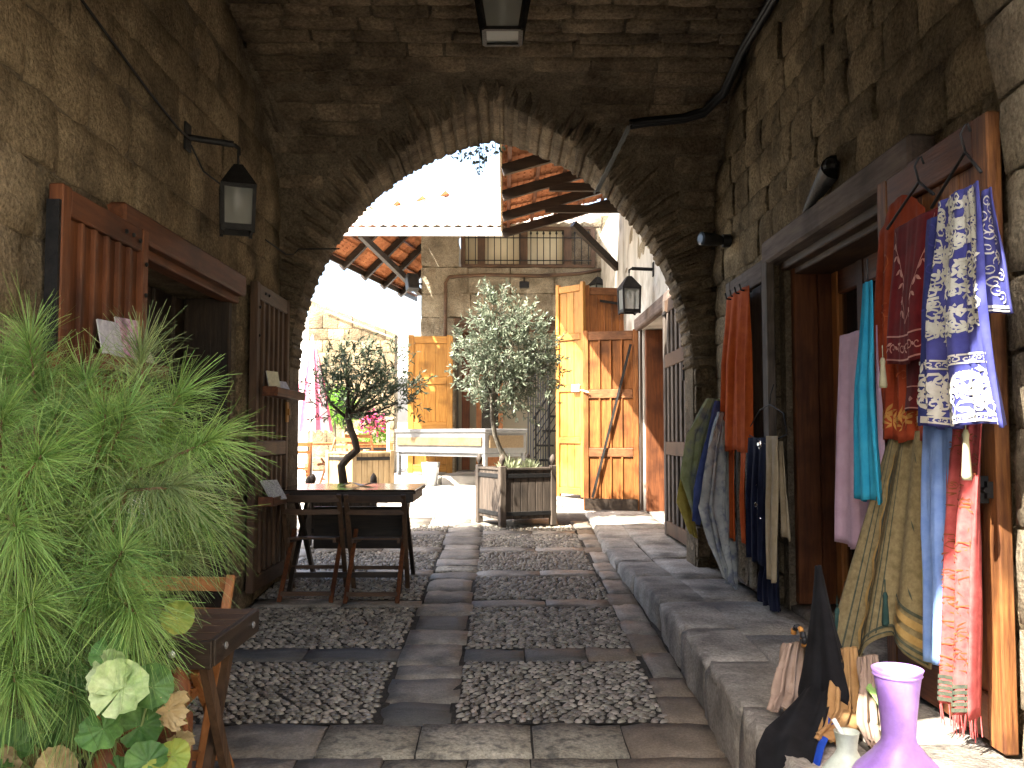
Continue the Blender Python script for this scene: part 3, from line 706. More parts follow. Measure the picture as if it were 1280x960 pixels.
# cable on the left wall
c1 = MB().tube([(-1.80, 3.75, 3.42), (-1.80, 4.0, 3.38), (-1.80, 4.6, 3.29), (-1.80, 5.02, 3.245), (-1.80, 5.18, 3.25)], .007, 6).tube([(-1.80, 5.22, 3.22), (-1.74, 5.26, 3.08), (-1.62, 5.31, 2.99)], .005, 6).build('cable', MT['cable'])
tag(c1, 'thin black cable clipped along the left wall to the lantern bracket', 'cable')
tag(MB().tube([(-1.80, 3.62, 3.56), (-1.80, 3.76, 3.47)], .008, 6).build('cable', MT['cable']), 'short stub of dark cable near the top left corner', 'cable')
tag(MB().tube([(-1.79, 6.85, 3.02), (-1.72, 7.2, 2.98), (-1.70, 7.39, 3.02), (-1.66, 7.38, 3.06), (-1.33, 7.37, 3.06)], .006, 6).build('cable', MT['cable']), 'thin bent cable on the stone left of the arch', 'cable')
# thick conduit on the right, then a bundle of wires over the arch
pp = [(1.70, 3.9, 4.30), (1.68, 5.4, 4.26), (1.64, 6.2, 4.18), (1.62, 6.66, 4.06), (1.52, 6.88, 3.99), (1.38, 6.94, 3.965), (1.08, 6.97, 3.945), (.97, 6.98, 3.93)]
q = MB()
for d in ((0, 0), (.028, .014), (-.014, .03)): q.tube([(x + d[0] * .5, y - .02 - abs(d[0]), z + d[1]) for x, y, z in pp], .021, 8)
tag(q.build('cable_bundle', MT['cable'], smooth=True), 'thick black cable bundle running from the right wall across the vault', 'cable')
q = MB()
for i in range(5):
    qq = []
    for t in range(9):
        s = t / 8; x = lerp(.97, .74, s); z = lerp(3.94, 3.50, s); y = lerp(6.97, 7.30, s) - .03; w = .022 * math.sin(s * 9 + i * 1.4)
        qq.append((x + w, y, z + w * .6))
    q.tube(qq, .0075, 5)
tag(q.build('wire_bundle', MT['wire'], smooth=True), 'twisted grey wires running down over the edge of the arch', 'wire')
# small spot lamp in the right corner and the pointed sconce above the shop door
o = thing('spot_lamp', 'small dark round spot lamp in the corner right of the arch', 'lamp', (1.68, 6.95, 3.02))
MB().tube([(1.72, 6.9, 3.03), (1.66, 6.9, 3.03)], .05, 10).build('base', MT['iron'], o)
MB().tube([(1.66, 6.9, 3.03), (1.62, 6.88, 3.03), (1.55, 6.85, 3.03), (1.48, 6.82, 3.03)], [.03, .045, .05, .052], 12).build('housing', MT['iron'], o, smooth=True)
MB().tube([(1.48, 6.82, 3.03), (1.472, 6.817, 3.03)], [.05, .035], 12).build('lens', MT['glass_dark'], o)
o = thing('wall_sconce', 'pointed dark metal sconce fixed above the shop lintel', 'sconce', (1.70, 4.75, 2.85))
q = MB(); n = 10; vs = []; fs = []
for i in range(7):
    t = i / 6; yy = lerp(4.64, 5.20, t); z = lerp(2.93, 2.79, t); r = .06 * (1 - t) ** .7 + .004
    for j in range(n): an = math.pi * j / (n - 1); vs.append((1.71 - r * 1.3 * math.sin(an), yy, z + r * math.cos(an)))
for i in range(6):
    for j in range(n - 1): fs.append((i * n + j, i * n + j + 1, (i + 1) * n + j + 1, (i + 1) * n + j))
fs.append(tuple(range(n))); q.add(vs, fs).build('shade', MT['iron'], o, smooth=True)
MB().lathe((1.67, 4.62, 2.93), [(.035, -.02), (.04, 0), (.025, .03), (.01, .035)], 10, True).build('base', MT['iron'], o)

# ------------------------------------------------------------------ folding furniture
def folding_chair(label, loc, rz, mv='dark_v', mx='dark_x'):
    """sitter faces +y; back at y=0"""
    o = thing('folding_chair', label, 'chair', loc, rz, 'slatted folding chairs'); w = .42
    for x in (-w / 2, w / 2):
        MB().bar((x, .0, .80), (x * .98, .40, 0), .022, .035, .004, (1, 0, 0)).build('back_leg', MT[mv], o, True)
        MB().bar((x * .88, -.13, 0), (x * .88, .34, .50), .022, .032, .004, (1, 0, 0)).build('front_leg', MT['red_v'] if mv == 'brown_v' else MT[mv], o, True)
    for z, h in ((.765, .055), (.66, .04)):
        y = (.80 - z) * .5
        q = MB().grid(lambda u, v, y=y, z=z, h=h: ((u - .5) * w, y - .02 + .03 * (2 * u - 1) ** 2 - .015, z - h / 2 + v * h), 8, 1); q.build('back_slat', MT[mx], o, True, solid=.012)
    for k in range(7):
        y = .10 + k * .05; MB().box((0, y, .45 - .004 * k), (w * .86, .034, .014), bev=.003).build('seat_slat', MT[mx], o, True)
    for x in (-w * .40, w * .40): MB().bar((x, .07, .435), (x, .44, .41), .02, .03).build('seat_rail', MT[mv], o, True)
    MB().bar((-w * .43, -.10, .06), (w * .43, -.10, .06), .018, .032).build('stretcher', MT[mx], o, True)
    MB().bar((-w * .48, .30, .2), (w * .48, .30, .2), .018, .028).build('stretcher', MT[mx], o, True)
    return o
ch = folding_chair('dark folding chair with its back to us, left of two at the long table', (-1.42, 6.78, .365), 0, 'brown_v', 'brown_x'); ch.scale = (1, 1, .95)
dup(ch, 'dark folding chair with its back to us, nearer the middle of the alley', (-.945, 6.76, .363))
TB = thing('long_table', 'long dark folding table with a glossy top inside the left of the arch', 'table', (-1.18, 7.3, .39))
MB().box((-1.18, 7.3, 1.147), (1.04, .90, .012), bev=.003).build('top', MT['table_glass'], TB)
for i in range(6): MB().box((-1.18, 6.93 + i * .148, 1.13), (1.05, .142, .02), bev=.003).build('plank', MT['dark_x'], TB)
for y in (6.88, 7.72): MB().box((-1.18, y, 1.09), (.98, .025, .07), bev=.003).build('apron', MT['dark_x'], TB)
for x in (-1.67, -.69): MB().box((x, 7.3, 1.09), (.025, .80, .07), bev=.003).build('apron', MT['dark_h'], TB)
for x in (-1.60, -.78):
    MB().bar((x, 6.93, .375), (x, 7.62, 1.10), .03, .045).build('leg', MT['dark_v'], TB)
    MB().bar((x + .035, 7.66, .414), (x + .035, 6.97, 1.10), .03, .045).build('leg', MT['dark_v'], TB)
MB().box((-1.18, 7.62, .80), (.76, .03, .34), bev=.004).build('modesty_board', MT['dark_x'], TB)
MB().bar((-1.6, 7.05, .5), (-.78, 7.05, .5), .025, .04).build('stretcher', MT['dark_x'], TB)
q = MB().grid(lambda u, v: (-1.30 + .22 * u + .06 * v, 7.30 + .16 * v, 1.157 + .03 * math.sin(u * 4 + v) ** 2 * (1 - v * .5)), 8, 6)
tag(q.build('napkin', MT['cov_grey'], smooth=True, solid=.002), 'crumpled grey napkin lying on the long dark table', 'napkin')
T2 = thing('small_table', 'small worn wooden table with slatted top at lower left', 'table', (-1.3, 3.15, .17))
for i in range(5): MB().box((-1.34, 2.955 + i * .103, .905 + .004), (.86, .10, .022), bev=.003).build('plank', MT['brown_x'], T2)
for y in (2.89, 3.42): MB().box((-1.34, y, .875), (.88, .022, .085), bev=.003).build('apron', MT['dark_x'], T2)
MB().box((-.905, 3.155, .878), (.022, .51, .082), bev=.003).build('apron', MT['dark_h'], T2)
for p in ((-.902, 3.0), (-.902, 3.32)): MB().lathe((0, 0, 0), [(.012, 0), (.012, .004), (.004, .008)], 8, True).build('bolt', MT['steel'], T2).matrix_basis = Matrix.Translation((p[0] + .01, p[1], .88)) @ Matrix.Rotation(R(90), 4, 'Y')
for p in (-1.02, -1.15): MB().lathe((0, 0, 0), [(.012, 0), (.012, .004), (.004, .008)], 8, True).build('bolt', MT['steel'], T2).matrix_basis = Matrix.Translation((p, 2.878, .88)) @ Matrix.Rotation(R(90), 4, 'X')
for x in (-.94, -1.70):
    MB().bar((x, 2.93, .86), (x, 3.34, .175), .025, .045).build('leg', MT['brown_v'], T2)
    MB().bar((x - .035, 3.36, .86), (x - .035, 2.92, .158), .025, .045).build('leg', MT['brown_v'], T2)
MB().bar((-1.7, 3.0, .34), (-.96, 3.0, .34), .022, .04).build('stretcher', MT['red_x'], T2)
folding_chair('orange-brown folding chair tucked behind the small worn table', (-1.30, 3.72, .195), R(180), 'orange_v', 'orange_x')

# ------------------------------------------------------------------ right shop front
RB = thing('timber_lintel', 'long weathered timber lintel over the scarf shop doorway', 'lintel', (1.70, 4.7, 2.62))
MB().box((1.71, 4.70, 2.70), (.16, 2.12, .15), bev=.015).build('beam', MT['grey_h'], RB)
MB().box((1.79, 4.81, 2.60), (.14, 1.68, .05), bev=.006).build('trim', MT['brown_h'], RB)
RN = leaf('door_leaf', 'near worn orange-brown door leaf hung with garments at the right edge', 'door', .92, 2.14, (1.655, 3.96, .51), R(-90), MT['worn_v'], MT['red_h'], [.09, 1.02, 2.07], 5, t=.05, st=.10, rl=.15)
MB().box((.81, -.035, .86), (.17, .02, .055)).box((.86, -.05, .86), (.03, .04, .09)).tube([(.70, -.05, .86), (.90, -.05, .86)], .010, 6).build('bolt_lock', MT['iron'], RN, True)
MB().lathe((0, 0, 0), [(.03, 0), (.03, .012), (.016, .02)], 10, True).build('knocker', MT['iron'], RN, True).matrix_basis = Matrix.Translation((.70, -.02, 1.86)) @ Matrix.Rotation(R(90), 4, 'X')
RF = leaf('door_leaf', 'far dark panelled door leaf of the scarf shop hung with an orange scarf', 'door', 1.05, 2.16, (1.66, 6.72, .51), R(-90), MT['grey_v'], MT['grey_h'], [.10, 2.09], 1, t=.05, st=.12, rl=.14)
DR = thing('shop_doorway', 'scarf shop doorway with brown frame and dark glazed inner door', 'doorway', (2.0, 4.8, .53))
for i in range(2): MB().box((1.845 + i * .15, 5.60, 1.57), (.146, .06, 2.06), bev=.006).build('lining_board', MT['red_v'], DR)
MB().box((1.90, 4.0, 1.57), (.3, .04, 2.06), bev=.006).build('lining_board', MT['red_v'], DR)
MB().box((1.93, 4.81, 2.56), (.3, 1.56, .04), bev=.006).build('head_board', MT['brown_h'], DR)
for y in (5.52, 5.12, 4.75, 4.1): MB().box((2.03, y, 1.57), (.06, .10, 2.0), bev=.01).build('door_stile', MT['red_v'] if y < 5.5 else MT['orange_v'], DR)
for z in (.62, 2.48): MB().box((2.032, 4.81, z), (.05, 1.46, .16), bev=.01).build('door_rail', MT['red_h'], DR)
for (a, c) in ((4.15, 4.70), (4.80, 5.07), (5.17, 5.47)): MB().box((2.035, (a + c) / 2, 1.55), (.008, c - a, 1.72)).build('pane', MT['glass_dark'], DR)
MB().box((2.75, 4.81, 1.6), (.05, 2.2, 2.2)).box((2.4, 5.9, 1.6), (.7, .05, 2.2)).box((2.4, 3.7, 1.6), (.7, .05, 2.2)).box((2.4, 4.81, 2.7), (.7, 2.2, .05)).box((2.4, 4.81, .5), (.7, 2.2, .05)).build('back_room', MT['brown_v'], DR)

# ------------------------------------------------------------------ cloth
def cmat(name, c1, c2, **k):
    d = dict(scale=14, rough=.85, bump=.25, bscale=260, var=0, sheen=.03, bdist=.002, spec=.15, trans=.12); d.update(k); return mat(name, c1, c2, **d)
CM = {}
CM['orange'] = cmat('orange_cotton', (.50, .085, .02), (.66, .14, .03))
CM['rust'] = cmat('rust_embroidered', (.30, .045, .018), (.46, .085, .03))
CM['maroon'] = cmat('maroon_velvet', (.075, .006, .008), (.14, .012, .014), trans=0)
CM['navy'] = cmat('navy_velvet', (.022, .03, .12), (.045, .055, .2), trans=0)
CM['violet'] = cmat('violet_blue_velvet', (.035, .038, .17), (.065, .07, .26), trans=0)
CM['silver'] = cmat('silver_embroidery', (.42, .41, .36), (.62, .6, .54), rough=.45, bump=.5, trans=0)
CM['silver_lace'] = cmat('silver_lace', (.33, .33, .28), (.56, .56, .50), rough=.5, bump=.6, trans=0)
CM['goldthread'] = cmat('gold_thread', (.40, .17, .04), (.62, .32, .09), rough=.4, trans=0)
CM['rose'] = cmat('rose_thread', (.32, .12, .10), (.50, .25, .20), rough=.5, trans=0)
CM['redthread'] = cmat('rust_thread', (.36, .06, .02), (.6, .16, .05), rough=.5, trans=0)
CM['pink'] = cmat('pale_pink_cotton', (.62, .42, .54), (.74, .54, .66))
CM['turquoise'] = cmat('turquoise_cotton', (.02, .30, .50), (.05, .42, .62))
CM['blue'] = cmat('pale_blue_cotton', (.16, .28, .62), (.26, .40, .74))
CM['khaki'] = cmat('khaki_woven', (.20, .155, .075), (.34, .27, .14), scale=40)
CM['khaki_dark'] = cmat('khaki_border', (.05, .065, .05), (.12, .12, .08), scale=40)
CM['ochre'] = cmat('ochre_border', (.36, .22, .07), (.5, .34, .13), scale=30)
CM['red'] = cmat('coral_red_brocade', (.44, .07, .07), (.60, .14, .13), scale=30)
CM['redgold'] = cmat('gold_brocade_thread', (.20, .05, .02), (.34, .12, .04), rough=.4, trans=0)
CM['black'] = cmat('black_cotton', (.006, .006, .007), (.014, .014, .016))
CM['darkblue'] = cmat('midnight_cotton', (.008, .010, .025), (.016, .02, .05))
CM['cream'] = cmat('cream_cotton', (.42, .33, .20), (.55, .45, .30))
CM['taupe'] = cmat('taupe_cotton', (.30, .21, .155), (.42, .31, .24))
CM['tan'] = cmat('tan_cotton', (.38, .21, .08), (.50, .30, .13))
CM['lime'] = cmat('lime_cotton', (.22, .42, .10), (.36, .58, .18))
CM['royal'] = cmat('royal_blue_cotton', (.01, .05, .40), (.02, .09, .55))
CM['greyprint'] = cmat('grey_printed_cotton', (.34, .35, .33), (.62, .63, .59), scale=9, dirt=(.10, .12, .22), dirt_scale=14)
CM['olivegreen'] = cmat('olive_cotton', (.26, .29, .12), (.50, .52, .30), scale=9, dirt=(.05, .07, .16), dirt_scale=9)
CM['mustard'] = cmat('mustard_cotton', (.36, .27, .05), (.54, .42, .12))
CM['bluegrey'] = cmat('blue_grey_cotton', (.05, .07, .20), (.10, .13, .30))
CM['lacegrey'] = cmat('grey_lace', (.16, .14, .11), (.42, .38, .31), scale=60, bump=.8, bscale=120)
CM['sequin'] = mat('sequin', (.7, .7, .72), (.85, .85, .88), 30, .12, 0, var=.15, metal=1.0)
CM['tassel'] = cmat('dark_green_tassel', (.02, .05, .045), (.04, .085, .075))
CM['tassel_pale'] = cmat('pale_tassel', (.40, .38, .24), (.58, .55, .38))
def cloth_fn(top, bot, zt, zb, X, folds=3, amp=.03, bulge=.0, ph=0.0, sag=0.0, wob=.008, flare=.0, lean=0.0):
    def fn(s, t, off=0.0):
        y = lerp(lerp(top[0], top[1], s), lerp(bot[0], bot[1], s), t ** 1.0) + .008 * math.sin(7 * t + ph * 3)
        k = .25 + .75 * min(1, t * 2.2)
        w = 2 * math.pi * folds * s + ph + .7 * math.sin(2.3 * t + ph)
        f = .5 + .5 * math.sin(w) + .24 * math.sin(2.3 * w + 1.1 + 2 * t) + .12 * math.sin(5.1 * w + 3.3 * t)
        x = X - amp * k * f - bulge * math.sin(math.pi * s) * (.4 + .6 * t) - off - lean * t
        z = lerp(zt, zb, t) + (wob * math.sin(w * .7 + ph) * t) - sag * math.sin(math.pi * s) * (1 - t) ** 3
        return Vector((x, y, z))
    return fn
def cloth(name, label, m, fn, cat='scarf', parent=None, nu=36, nv=28, th=.004, loc=None):
    o = thing(name, label, cat, loc or tuple(fn(.5, 1))) if parent is None else parent
    MB().grid(fn, nu, nv).build('cloth' if parent is None else name, m, o, smooth=True, solid=th)
    return o
def ribbons(name, fn, strokes, m, parent, off=.0045, asp=1.0):
    """strokes: lists of (s, t, halfwidth in s); asp = cloth width / height"""
    q = MB()
    for st in strokes:
        L = []; n = len(st)
        for i, (s, t, w) in enumerate(st):
            a = st[max(i - 1, 0)]; c = st[min(i + 1, n - 1)]; dx = (c[0] - a[0]) * asp; dy = c[1] - a[1]; d = math.hypot(dx, dy) or 1
            px, py = -dy / d, dx / d
            L.append((fn(s + px * w / asp, t + py * w, off), fn(s - px * w / asp, t - py * w, off)))
        vs = [p for ab in L for p in ab]; fs = [(2 * i, 2 * i + 1, 2 * i + 3, 2 * i + 2) for i in range(n - 1)]
        q.add(vs, fs)
    return q.build(name, m, parent, smooth=True, kind='stuff')
def scroll(s, t, r, asp, turn=1.4, a0=0.0, w=.012, hand=1, n=16):
    out = []
    for i in range(n):
        u = i / (n - 1); an = a0 + hand * turn * 2 * math.pi * u; rr = r * (1 - u) ** .8 + .003
        out.append((s + rr * math.cos(an) / asp, t + rr * math.sin(an), w * (1 - .55 * u)))
    return out
def leafst(s, t, l, an, asp, w=.012):
    return [(s + l * k * math.cos(an) / asp, t + l * k * math.sin(an), w * math.sin(math.pi * min(.98, max(.03, k)))) for k in (0, .2, .4, .6, .8, 1)]
def line(s0, t0, s1, t1, w, n=24): return [(lerp(s0, s1, i / n), lerp(t0, t1, i / n), w) for i in range(n + 1)]
def inb(st): return all(.01 < s < .99 and .005 < t < .995 for s, t, w in st)
def hanger(label, hook, ca, cb, m='black', r=.006):
    o = thing('clothes_hanger', label, 'hanger', hook); h = Vector(hook); n = h + Vector((0, 0, -.09))
    MB().tube([h + Vector((.02, 0, -.02)), h + Vector((.01, 0, .008)), h, h + Vector((-.015, 0, -.03)), n], r * .7, 6).build('hook', MT[m], o, smooth=True)
    MB().tube([ca, n, cb], r, 6).build('arms', MT[m], o, smooth=True); return o
def peg(y, z, x=1.62): 
    o = MB().tube([(x + .02, y, z), (x - .07, y, z), (x - .085, y, z + .025)], .006, 6).build('wall_hook', MT['iron']); return o

# near leaf: garments (Y runs along the leaf, the camera is at small Y)
f = cloth_fn((4.28, 3.86), (4.36, 3.80), 2.02, 1.05, 1.585, 2.5, .03, ph=.4); cloth('scarf', 'pale pink scarf hanging in the scarf shop doorway', CM['pink'], f)
f = cloth_fn((3.90, 3.80), (3.98, 3.72), 2.20, 1.28, 1.545, 2, .03, .02, ph=1.2); o = cloth('scarf', 'bright turquoise scarf hanging in front of the pale pink one', CM['turquoise'], f)
MB().tube([(1.54, 3.85, 2.30), (1.54, 3.85, 2.21)], .004, 5).build('loop', MT['iron'], o)
f = cloth_fn((3.88, 3.46), (3.90, 3.47), 2.42, 1.53, 1.615, 3, .035, .02, ph=2.0, sag=-.10)
o = cloth('tunic', 'rust orange tunic with curling embroidery on the near door leaf', CM['rust'], f, 'tunic')
asp = .42 / .92; st = []
for k in range(30):
    st.append(scroll(rnd.uniform(.05, .95), rnd.uniform(.1, .8), rnd.uniform(.02, .05), asp, 1.2, rnd.uniform(0, 6), .0035, rnd.choice((-1, 1))))
ribbons('embroidery', f, [x for x in st if inb(x)], CM['redthread'], o)
st = [leafst(.08 + .07 * k, .88 + .03 * (k % 2), .05, a, asp, .008) for k in range(13) for a in (-1.2, -.4, .4, 1.2, 2.2)]
ribbons('hem_embroidery', f, [x for x in st if inb(x)], CM['goldthread'], o)
f = cloth_fn((3.60, 3.24), (3.68, 3.27), 2.37, 1.83, 1.56, 1.5, .02, .03, ph=.8)
o = cloth('velvet_jacket', 'maroon velvet jacket with rose embroidered V neck on the near leaf', CM['maroon'], f, 'jacket')
f2 = cloth_fn((3.53, 3.27), (3.55, 3.29), 1.85, 1.64, 1.565, 1, .012, ph=.2); cloth('sleeve', None, CM['maroon'], f2, parent=o, nu=16, nv=12)
asp = .4 / .53
st = [line(.05, .03, .5, .72, .004), line(.95, .03, .5, .72, .004), line(.03, .80, .97, .80, .006), line(.03, .97, .97, .97, .006)]
for k in range(6):
    for sg in (-1, 1):
        s0, t0 = .5 + sg * (.40 - .06 * k), .12 + .10 * k; st += [leafst(s0, t0, .07, 1.57 + sg * .5, asp, .016), leafst(s0, t0, .06, 1.57 - sg * .9, asp, .013)]
for k in range(8): st += [scroll(.1 + .115 * k, .885, .035, asp, 1.1, k * 2.0, .006), leafst(.13 + .115 * k, .87, .05, -.5 + k % 2, asp, .012)]
ribbons('embroidery', f, [x for x in st if inb(x)], CM['rose'], o)
asp = .24 / .21; st = [line(.03, .55, .97, .55, .012), line(.03, .95, .97, .95, .012)] + [leafst(.15 + .2 * k, .78, .14, .5 * k, asp, .05) for k in range(4)]
ribbons('cuff_embroidery', f2, [x for x in st if inb(x)], CM['rose'], o)
hanger('black hanger holding the maroon velvet jacket', (1.57, 3.42, 2.60), (1.53, 3.62, 2.375), (1.53, 3.22, 2.41))
# navy outfit
f = cloth_fn((3.27, 3.08), (3.34, 3.00), 2.33, 1.58, 1.54, 2, .035, ph=.3)
o = cloth('velvet_dress', 'navy velvet dress with silver scrolls on the near door leaf', CM['navy'], f, 'dress')
asp = .3 / .76; st = [line(.02, .70, .98, .70, .008), line(.02, .97, .98, .97, .016)]
for k in range(26): st.append(scroll(rnd.uniform(.08, .92), rnd.uniform(.74, .93), rnd.uniform(.025, .05), asp, 1.3, rnd.uniform(0, 6), .007, rnd.choice((-1, 1))))
for k in range(20): st.append(leafst(rnd.uniform(.1, .9), rnd.uniform(.74, .92), .05, rnd.uniform(0, 6), asp, .009))
ribbons('embroidery', f, [x for x in st if inb(x)], CM['silver'], o)
st = [scroll(rnd.uniform(.08, .92), rnd.uniform(.03, .66), .05, asp, 1.2, rnd.uniform(0, 6), .005, rnd.choice((-1, 1))) for k in range(20)]
ribbons('tone_embroidery', f, [x for x in st if inb(x)], CM['violet'], o)
fs_ = cloth_fn((3.10, 2.83), (3.15, 2.67), 2.35, 1.58, 1.50, 2, .045, .02, ph=1.0)
cloth('skirt', None, CM['violet'], fs_, parent=o, nu=44, nv=36)
asp = .42 / .80; st = []
for k in range(230):                   # dense silver lace on the upper two thirds
    s0, t0 = rnd.uniform(.05, .95), rnd.uniform(.02, .62)
    st.append(scroll(s0, t0, rnd.uniform(.016, .032), asp, rnd.uniform(.9, 1.5), rnd.uniform(0, 6), .0065, rnd.choice((-1, 1)), 9))
for k in range(90):
    s0, t0 = rnd.uniform(.05, .95), rnd.uniform(.02, .62); a0 = rnd.uniform(0, 6)
    st += [leafst(s0, t0, .028, a0 + j * 1.257, asp, .009) for j in range(5)]
ribbons('lace', fs_, [x for x in st if inb(x)], CM['silver_lace'], o, .006)
st = [line(.02, .71, .98, .71, .004), line(.02, .745, .98, .745, .004), line(.02, .96, .98, .96, .004), line(.02, .985, .98, .985, .004)]
for k in range(20): st += [scroll(.05 + .047 * k, .728, .010, asp, 1, k, .004, 1, 8), scroll(.05 + .047 * k, .972, .009, asp, 1, k, .004, 1, 8)]
for k in range(52):
    st.append(scroll(rnd.uniform(.06, .94), rnd.uniform(.78, .93), rnd.uniform(.025, .045), asp, 1.3, rnd.uniform(0, 6), .0085, rnd.choice((-1, 1)), 12))
for k in range(46): st.append(leafst(rnd.uniform(.06, .94), rnd.uniform(.77, .94), .045, rnd.uniform(0, 6), asp, .010))
ribbons('band_embroidery', fs_, [x for x in st if inb(x)], CM['silver'], o, .006)
fv = cloth_fn((2.84, 2.79), (2.84, 2.67), 2.32, 1.92, 1.51, 1, .02, ph=.2); cloth('sleeve', None, CM['violet'], fv, parent=o, nu=14, nv=20)
asp = .12 / .44; st = [line(.04, .95, .96, .95, .012), line(.04, .98, .96, .98, .006)] + [scroll(.5 + .2 * math.sin(k * 2.4), .1 + .055 * k, .045, asp, 1.3, k, .008, 1 if k % 2 else -1) for k in range(15)]
ribbons('sleeve_embroidery', fv, [x for x in st if inb(x)], CM['silver'], o)
hanger('black hanger holding the navy and silver dress', (1.56, 3.05, 2.60), (1.52, 3.22, 2.36), (1.50, 2.84, 2.38))
def tassel(label, y, z, l, m, x=1.5, parent=None):
    o = parent or thing('tassel', label, 'tassel', (x, y, z - l))
    MB().tube([(x, y, z + .05), (x, y, z)], .002, 4).build('tassel_cord', CM[m], o)
    MB().lathe((x, y, z), [(.014, -l), (.016, -l * .9), (.009, -.03), (.011, -.015), (.006, 0)], 9, True).build('tassel_skirt', CM[m], o, smooth=True); return o
tassel('pale green tassel hanging beside the maroon jacket', 3.62, 1.86, .12, 'tassel_pale', 1.50)
tassel('pale yellow tassel hanging below the navy and silver dress', 2.92, 1.57, .16, 'tassel_pale', 1.47)
# lower row
def khaki_fn(s, t, off=0.0):
    w = 2 * math.pi * 3.2 * s + .5 * math.sin(2 * t)
    y = lerp(lerp(3.78, 3.42, s), lerp(3.90, 3.38, s), t); x = 1.60 - .04 * (.3 + .7 * t) * (.5 + .5 * math.sin(w)) - .22 * (1 - s) ** 1.3 * t - off
    return Vector((x, y, lerp(1.57, .66 + .10 * s - .06 * math.sin(s * 9), t)))
o = cloth('shawl', 'khaki woven shawl with dark striped border below the rust tunic', CM['khaki'], khaki_fn, 'shawl', nu=50)
asp = .5 / .9
st = [line(.12, .02, .12, .97, .005), line(.16, .02, .16, .97, .004), line(.40, .02, .40, .97, .005), line(.44, .02, .44, .97, .004)]
st += [line(.03, .95, .97, .95, .007), line(.03, .98, .97, .98, .004), line(.55, .80, .97, .80, .008)]
st += [leafst(.72 + .08 * (k % 3), .1 + .1 * k, .05, 1.2, asp, .006) for k in range(7)]
ribbons('border', khaki_fn, [x for x in st if inb(x)], CM['khaki_dark'], o, .009)
st = [[(.27 + .03 * math.sin(i * 1.1), .1 + .84 * i / 30, .030) for i in range(31)]]; ribbons('dark_band', khaki_fn, st, CM['khaki_dark'], o, .009)
st = [[(.22 + .02 * math.sin(i * 1.1), .1 + .84 * i / 30, .012) for i in range(31)], [(.33 + .02 * math.sin(i * 1.3), .1 + .84 * i / 30, .012) for i in range(31)], line(.56, .845, .97, .845, .018), line(.56, .91, .97, .91, .018)]
ribbons('ochre_band', khaki_fn, st, CM['ochre'], o, .010)
for s, t in ((.02, .80), (.46, .78)): p = khaki_fn(s, t, .01); tassel('', p.y, p.z, .13, 'tassel', p.x, parent=o)
f = cloth_fn((3.46, 3.34), (3.45, 3.32), 1.58, .78, 1.59, 1.5, .025, ph=.9); o = cloth('scarf', 'narrow green and gold printed scarf beside the pale blue one', CM['olivegreen'], f)
f = cloth_fn((3.40, 3.20), (3.38, 3.20), 1.59, .74, 1.565, 1.5, .03, .02, ph=2.2); cloth('scarf', 'pale blue scarf hanging below the navy dress', CM['blue'], f)
f = cloth_fn((3.22, 3.02), (3.25, 3.04), 1.60, .62, 1.58, 2, .04, ph=.1, lean=.02)
o = cloth('scarf', 'coral red brocade scarf beside the door latch', CM['red'], f); asp = .2 / .98; st = []
for k in range(70): st.append(scroll(rnd.uniform(.08, .92), rnd.uniform(.03, .88), rnd.uniform(.010, .024), asp, 1.2, rnd.uniform(0, 6), .0026, rnd.choice((-1, 1)), 9))
for k in range(50): st.append(leafst(rnd.uniform(.1, .9), rnd.uniform(.03, .88), .02, rnd.uniform(0, 6), asp, .003))
ribbons('brocade', f, [x for x in st if inb(x)], CM['redgold'], o, .007)
st = [line(.03, t, .97, t, .007) for t in (.905, .925, .945, .965, .985)]; ribbons('hem_band', f, st, CM['khaki_dark'], o, .007)
q = MB()
for k in range(26):
    p = f(.02 + .96 * k / 25, 1.0); q.tube([p, p + Vector((rnd.uniform(-.01, .01), rnd.uniform(-.01, .01), -.05 - rnd.random() * .03))], .0022, 4)
q.build('fringe', CM['red'], o)

# far leaf of the shop
f = cloth_fn((6.50, 5.92), (6.58, 5.88), 2.53, 1.45, 1.60, 2.5, .05, .03, ph=.5)
o = cloth('trousers', 'orange trousers hanging on the far dark door leaf', CM['orange'], f, 'trousers')
f2 = cloth_fn((6.35, 6.22), (6.32, 6.2), 1.46, .85, 1.56, 1, .02, ph=.3); cloth('tie_strap', None, CM['orange'], f2, parent=o, nu=8, nv=14)
f2 = cloth_fn((6.05, 5.93), (6.0, 5.9), 1.46, .86, 1.56, 1, .02, ph=1.3); cloth('tie_strap', None, CM['orange'], f2, parent=o, nu=8, nv=14)
st = [line(.25, .02, .3, .95, .004), line(.7, .02, .72, .95, .004)]; ribbons('seam', f, st, CM['redthread'], o)
for k in range(4): MB().tube([(1.63, 6.0 + .13 * k, 2.50), (1.56, 6.0 + .13 * k, 2.51), (1.55, 6.0 + .13 * k, 2.55)], .006, 6).build('clip', MT['iron'], o)
f = cloth_fn((6.30, 5.86), (6.26, 5.90), 1.50, .62, 1.62, 4, .03, ph=1.9, wob=.05); o = cloth('scarf', 'frilly grey lace scarf hanging behind the orange trousers', CM['lacegrey'], f, nu=60)
